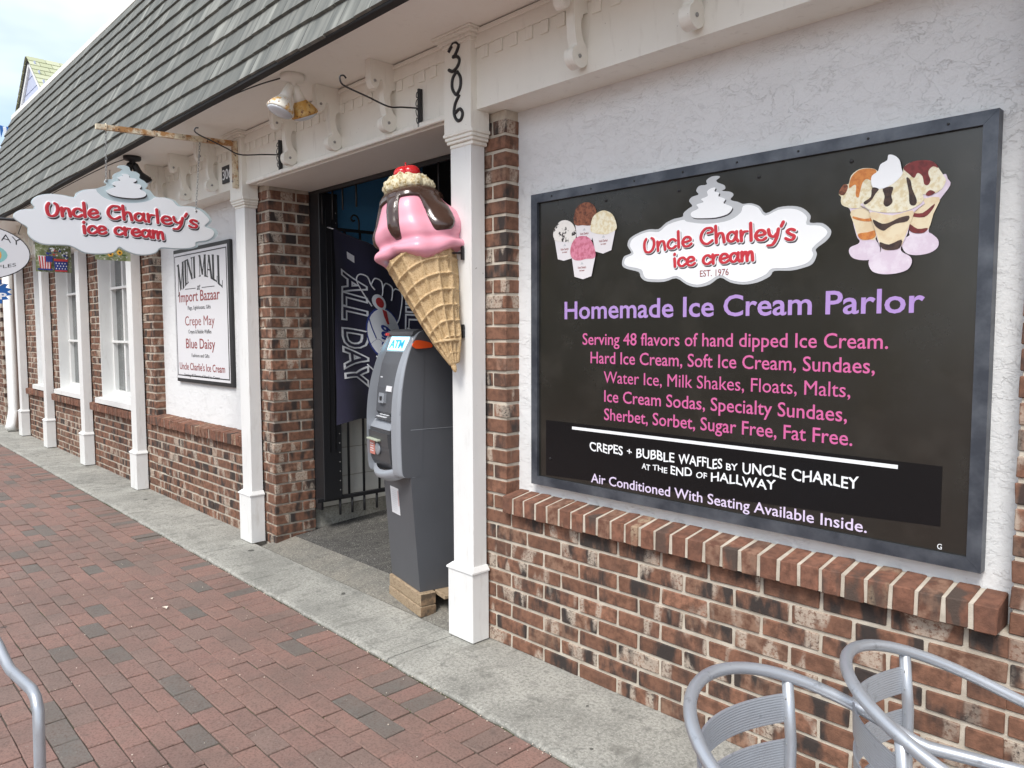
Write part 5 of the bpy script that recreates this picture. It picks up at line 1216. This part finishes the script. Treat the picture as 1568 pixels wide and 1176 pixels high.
# cheeks: bevelled outward band
def cheek(xo, xi, mt='atm_silver'):
    side([(.02, .575)] + [(a*.64+.004, b) for a, b in sp] + [(.04, 1.283)], min(xo, xo+(xi-xo)*.9), max(xo, xo+(xi-xo)*.9), 'side_shell', 'atm')
    out = []; fs = []; n = len(sp)
    for a, b in sp:       # outer edge set back, inner edge proud
        out += [(xo+(xi-xo)*.02, a*.64+.02, b), (xo+(xi-xo)*.02, a*.64, b), (xo+(xi-xo)*.30, a*(.74 if xo == 0 else .86), b), (xi, a*(.84 if xo == 0 else 1), b), (xi, a+.085, b)]
    for i in range(n-1):
        for k in range(4): fs.append((i*5+k, i*5+k+1, (i+1)*5+k+1, (i+1)*5+k))
    fs += [(0,1,2,3,4), tuple((n-1)*5+k for k in (4,3,2,1,0))]
    mb = MB(); mb.add(out, fs, False)
    o = mb.build('side_cheek', mt, at); return o
cheek(u1, u1-.042); cheek(u0, u0+.048)
xi0, xi1 = u0+.049, u1-.049
side([(-.100,.598),(-.05,.598),(-.05,.80),(-.128,.80),(-.132,.70),(-.124,.64)], xi0, xi1, 'lower_fascia', 'atm_dark')
# chin sweeping between the cheeks
n = 14; mb = MB(); vs = []
for i in range(n+1):
    t = i/n; x = u0 + AW*t; s = math.sin(math.pi*t)
    vs += [(x, -.045-.060*s**.5, .590-.050*s**.6), (x, -.045-.098*s**.5, .612-.050*s**.6), (x, -.045-.100*s**.5, .640-.055*s**.6), (x, -.045-.080*s**.5, .652-.055*s**.6)]
mb.add(vs, [(i*4+k, (i+1)*4+k, (i+1)*4+k+1, i*4+k+1) for i in range(n) for k in range(3)], True); mb.build('chin', 'atm_silver', at)
side([(-.128,.802),(-.05,.802),(-.05,.842),(-.098,.845)], xi0, xi1, 'keypad_shelf', 'atm_silver')
side([(-.118,.8455),(-.040,.880),(-.040,.846)], xi0+.03, xi1-.02, 'keypad_ramp', 'atm_dark')
for r_ in range(4):
    for c_ in range(3):
        y = -.108+.018*r_; x = xi0+.034+c_*.040; z = .852+.0083*r_; MB().bbox(x, x+.031, y, y+.013, z, z+.006, .0015).build('key', 'atm_key', at)
side([(-.088,.93),(-.03,.93),(-.03,.965),(-.080,.968)], xi0+.01, xi1, 'card_shelf', 'atm_silver'); side([(-.106,.925),(-.084,.925),(-.078,.97),(-.100,.975)], xi0+.055, xi0+.120, 'card_reader', 'atm_silver')
MB().bbox(xi0+.078, xi0+.098, -.1085, -.102, .938, .958, .001).build('card_slot', 'print_black', at)
side([(-.082,.975),(-.03,.975),(-.03,1.0),(-.074,.998)], xi0+.02, xi1, 'receipt_slot', 'atm_dark'); side([(-.092,.985),(-.080,.980),(-.076,1.008),(-.086,1.012)], xi0+.12, xi0+.185, 'receipt', 'paper')
side([(-.070,1.008),(-.03,1.008),(.005,1.165),(-.028,1.172)], xi0+.005, xi1, 'screen_bezel', 'atm_silver')
side([(-.066,1.030),(-.05,1.03),(-.020,1.15),(-.032,1.152)], xi0+.055, xi1-.02, 'screen', 'print_black')
for k in range(4):
    z = 1.04+.027*k; y = -.071+.0085*k; MB().bbox(xi0+.014, xi0+.044, y-.004, y+.01, z, z+.014, .001).build('screen_key', 'atm_key', at)
tpz = [(-.036,1.178),(.06,1.178),(.06,1.262),(-.008,1.262)]
side(tpz, xi0, xi1, 'topper_housing', 'atm_silver')
side([(-.038,1.186),(-.0345,1.186),(-.008,1.254),(-.0115,1.254)], xi0+.018, xi1-.012, 'topper_light', 'lit')
d_ = Vector((0, .0265, .068)).normalized(); nn_ = Vector((0, -d_.z, d_.y)); o_ = Vector((xi0+.018, -.038, 1.186))
V, F = textgeo('ATM', .02, .5); x0 = min(v[0] for v in V); x1 = max(v[0] for v in V); wT = .165
MB().add([tuple(o_ + Vector((.018 + (v[0]-x0)/(x1-x0)*wT, 0, 0)) + d_*(.013 + v[1]/CAPH*.044) + nn_*(.0008 if v[2] < 0 else .0022)) for v in V], F).build('lettering', 'atm_blue', at)
side([(-.018,1.262),(.05,1.263),(.06,1.290),(.02,1.292),(-.010,1.280)], u0+.02, u1-.02, 'top_cap', 'atm_dark')
MB().bbox(u0+.026, u0+.045, -.030, .02, 1.258, 1.272, .002).build('red_corner', 'usred', at)
# cash tray
side([(-.134,.715),(-.118,.715),(-.118,.785),(-.140,.785)], xi0+.005, xi1-.005, 'cash_tray_recess', 'atm_dark')
MB().bbox(xi0+.02, xi0+.16, -.158, -.138, .742, .750, .001).build('cash_slip', 'cash', at); MB().lathe([(.030,0),(.030,.006),(.026,.008)], (0,-1,0), (xi0+.115, -.132, .700), 20).build('tray_notch', 'atm_silver', at)
MB().bbox(xi0+.010, xi0+.075, -.136, -.1325, .665, .735, .0005).build('salmon_sticker', 'salmon', at)
for k in range(4): MB().box(xi0+.018, xi0+.060, -.1368, -.1362, .680+.012*k, .684+.012*k).build('sticker_print', 'paper', at)
# notice on the lower door, its printed lines
lean = lambda z: -.045*z/.60
for (x0_, x1_, z0_, z1_, mt, o2) in ((-.268,-.165,.352,.490,'paper',.0008),):
    MB().add([(x0_,lean(z0_)-.001,z0_),(x1_,lean(z0_)-.001,z0_),(x1_,lean(z1_)-.001,z1_),(x0_,lean(z1_)-.001,z1_),(x0_,lean(z0_)-.0022,z0_),(x1_,lean(z0_)-.0022,z0_),(x1_,lean(z1_)-.0022,z1_),(x0_,lean(z1_)-.0022,z1_)], [(4,5,6,7),(0,1,5,4),(1,2,6,5),(2,3,7,6),(3,0,4,7)]).build('notice', 'paper', at)
pr_ = MB()
for k in range(11):
    z = .368+.0105*k; a = -.258+random.uniform(0,.01); b = -.178-random.uniform(0,.03)
    pr_.add([(a,lean(z)-.0028,z),(b,lean(z)-.0028,z),(b,lean(z+.004)-.0028,z+.004),(a,lean(z+.004)-.0028,z+.004)], [(0,1,2,3)])
pr_.build('notice_print', 'atm_key', at)
MB().add([(-.173,lean(.40)-.003,.40),(-.167,lean(.40)-.003,.40),(-.167,lean(.48)-.003,.48),(-.173,lean(.48)-.003,.48)], [(0,1,2,3)]).build('notice_stripe', 'salmon', at)
MB().box(u1-.0035, u1+.0006, -.04, ch_, .8045, .8070).build('seam', 'atm_silver', at)
# orange tag on the shoulder
tg = MB(); ev = catmull([(-.018,1.215),(.0,1.236),(.03,1.236),(.075,1.225),(.085,1.205),(.05,1.200),(.0,1.198)], 3); tg.prism(ev, lambda a, b: (u1-.004, a-.01, b), lambda a, b: (u1+.010, a-.01, b)); tg.build('orange_tag', 'orange', at)
MB().tube([(u1+.006,-.024,1.225),(u1+.010,-.030,1.240),(u1+.004,-.026,1.248)], .003, 5).build('tag_tie', 'paper', at)

# ================================================================== PALLET
pa = thing('wood_pallet', 'short weathered timber pallet under the ATM', 'pallet', (-2.945, -.08, 0), rotz=ROT)
for k, (dx, y0_, y1_, z0_, z1_) in enumerate(((0, -.005, .085, .004, .058), (.004, -.003, .083, .0595, .1215))):
    o = MB().bbox(-.365+dx, .025, y0_, y1_, z0_, z1_, .005).build('timber', 'pallet', pa)
    MB().box(.0252, .0262, y0_+.004, y1_-.004, z0_+.004, z1_-.004).build('end_grain', 'pallet_end', o)
MB().bbox(-.30, .10, .09, .17, .100, .1205, .003).build('deck_board', 'pallet', pa); MB().bbox(-.32, .07, .20, .29, .100, .1205, .003).build('deck_board', 'pallet', pa); MB().bbox(-.33, .02, .40, .49, .006, .1205, .005).build('timber', 'pallet', pa); MB().bbox(-.33,-.30,.086,.40,.02,.099,.002).build('stringer', 'pallet', pa)

# ================================================================== CHAIRS
def make_chair(label, loc, rotz):
    t = thing('cafe_chair', label, 'chair', loc, 'brushed aluminium cafe chairs', rotz)
    hw, zb, za = .245, .785, .655; rt = .0114
    def lp(s, z_=None):      # s -1..1 round the loop
        if abs(s) <= .6: a = s/.6*math.pi/2; u = -.275 + .28*(1-abs(math.cos(a))**.9); w = hw*math.sin(a)
        else: q = (abs(s)-.6)/.4; u = .005 + q*.20; w = math.copysign(hw+.012*q, s)
        z = zb + (za-zb)*min(1, max(0, (u+.275)/.33)); return Vector((u, w, z))
    loop = [lp(-1+2*k/56) for k in range(57)]
    def leg_end(sg): return [Vector((.232, sg*(hw+.012), .648)), Vector((.250, sg*(hw+.012), .625)), Vector((.256, sg*(hw+.010), .58)), Vector((.262, sg*(hw+.004), .30)), Vector((.270, sg*(hw-.004), .012))]
    MB().tube(list(reversed(leg_end(-1))) + loop + leg_end(1), rt, 12).build('arm_loop', 'alu', t)
    for sg in (-1, 1):
        MB().tube([(-.176,sg*.196,.740),(-.166,sg*.193,.62),(-.165,sg*.190,.46),(-.190,sg*.20,.30),(-.245,sg*.215,.012)], .0112, 10).build('back_leg', 'alu', t)
        MB().tube([(-.165,sg*.185,.435),(.05,sg*.205,.435),(.255,sg*.235,.44)], .010, 8).build('seat_rail', 'alu', t)
        for x in (-.245, .270): MB().lathe([(.016,0),(.016,.02),(.012,.022)], (0,0,1), (x, sg*(.215 if x < 0 else hw-.004), .0), 10).build('foot', 'black', t)
    for y0_, z in (( .012,.655),(.0,.565),(-.01,.478)):
        vs = []; n = 22; H_ = .056; nr = 11
        for i in range(n+1):
            q = -1+2*i/n; bow = .082*(1-q*q)
            for k in range(nr*2+1):
                v = k/(nr*2); zz = z + H_*v; lean_ = -.012*(zz-.46)/.3
                vs.append((-.170 - bow + lean_ + (.0007 if k % 2 else 0), q*.194, zz))
        m = nr*2+1; vs2 = [(a+.004, b, c) for a, b, c in vs]; NN = len(vs)
        fs = [(i*m+k, (i+1)*m+k, (i+1)*m+k+1, i*m+k+1) for i in range(n) for k in range(m-1)]; fs += [tuple(NN+x for x in f[::-1]) for f in fs]
        fs += [(i*m, NN+i*m, NN+(i+1)*m, (i+1)*m) for i in range(n)] + [(i*m+m-1, (i+1)*m+m-1, NN+(i+1)*m+m-1, NN+i*m+m-1) for i in range(n)]
        sl2 = MB().add(vs+vs2, fs).build('back_slat', 'alu', t)
        for sg in (-1,1):
            for zz in (z+.012, z+.050): MB().lathe([(.0038,0),(.0025,.002)], (1,0,0), (-.166-.012*(zz-.46)/.3, sg*.186, zz), 6).build('rivet', 'grey_metal', sl2)
    for k in range(8):
        x0_ = -.185 + k*.054
        MB().bbox(x0_, x0_+.046, -.190-.004*k, .190+.004*k, .4465, .4515, .002).build('seat_slat', 'alu', t)
    MB().tube([(.255,-.235,.44),(.255,.235,.44)], .009, 8).build('front_rail', 'alu', t)
    return t
make_chair('aluminium slatted cafe chair nearest the camera at the bottom right', (-.452, -1.045, -.012), .186)
make_chair('aluminium slatted cafe chair closest to the brick wall at the lower right', (-.318, -.728, -.012), .32)
make_chair('aluminium cafe chair of which only an arm tube shows at the bottom left corner', (-2.03, -2.178, -.012), .03)

# ------------------------------------------------------------------ move parts written in world coordinates under their roots
for o in list(S.objects):
    if o.type == 'EMPTY' and o.get('category') and o.name.split('.')[0] not in ('ice_cream_statue', 'cash_machine', 'wood_pallet', 'cafe_chair', 'distant_house', 'added_shop_row'):
        off = Vector(o.location)
        if off.length > 0:
            for ch in o.children: ch.location = Vector(ch.location) - off
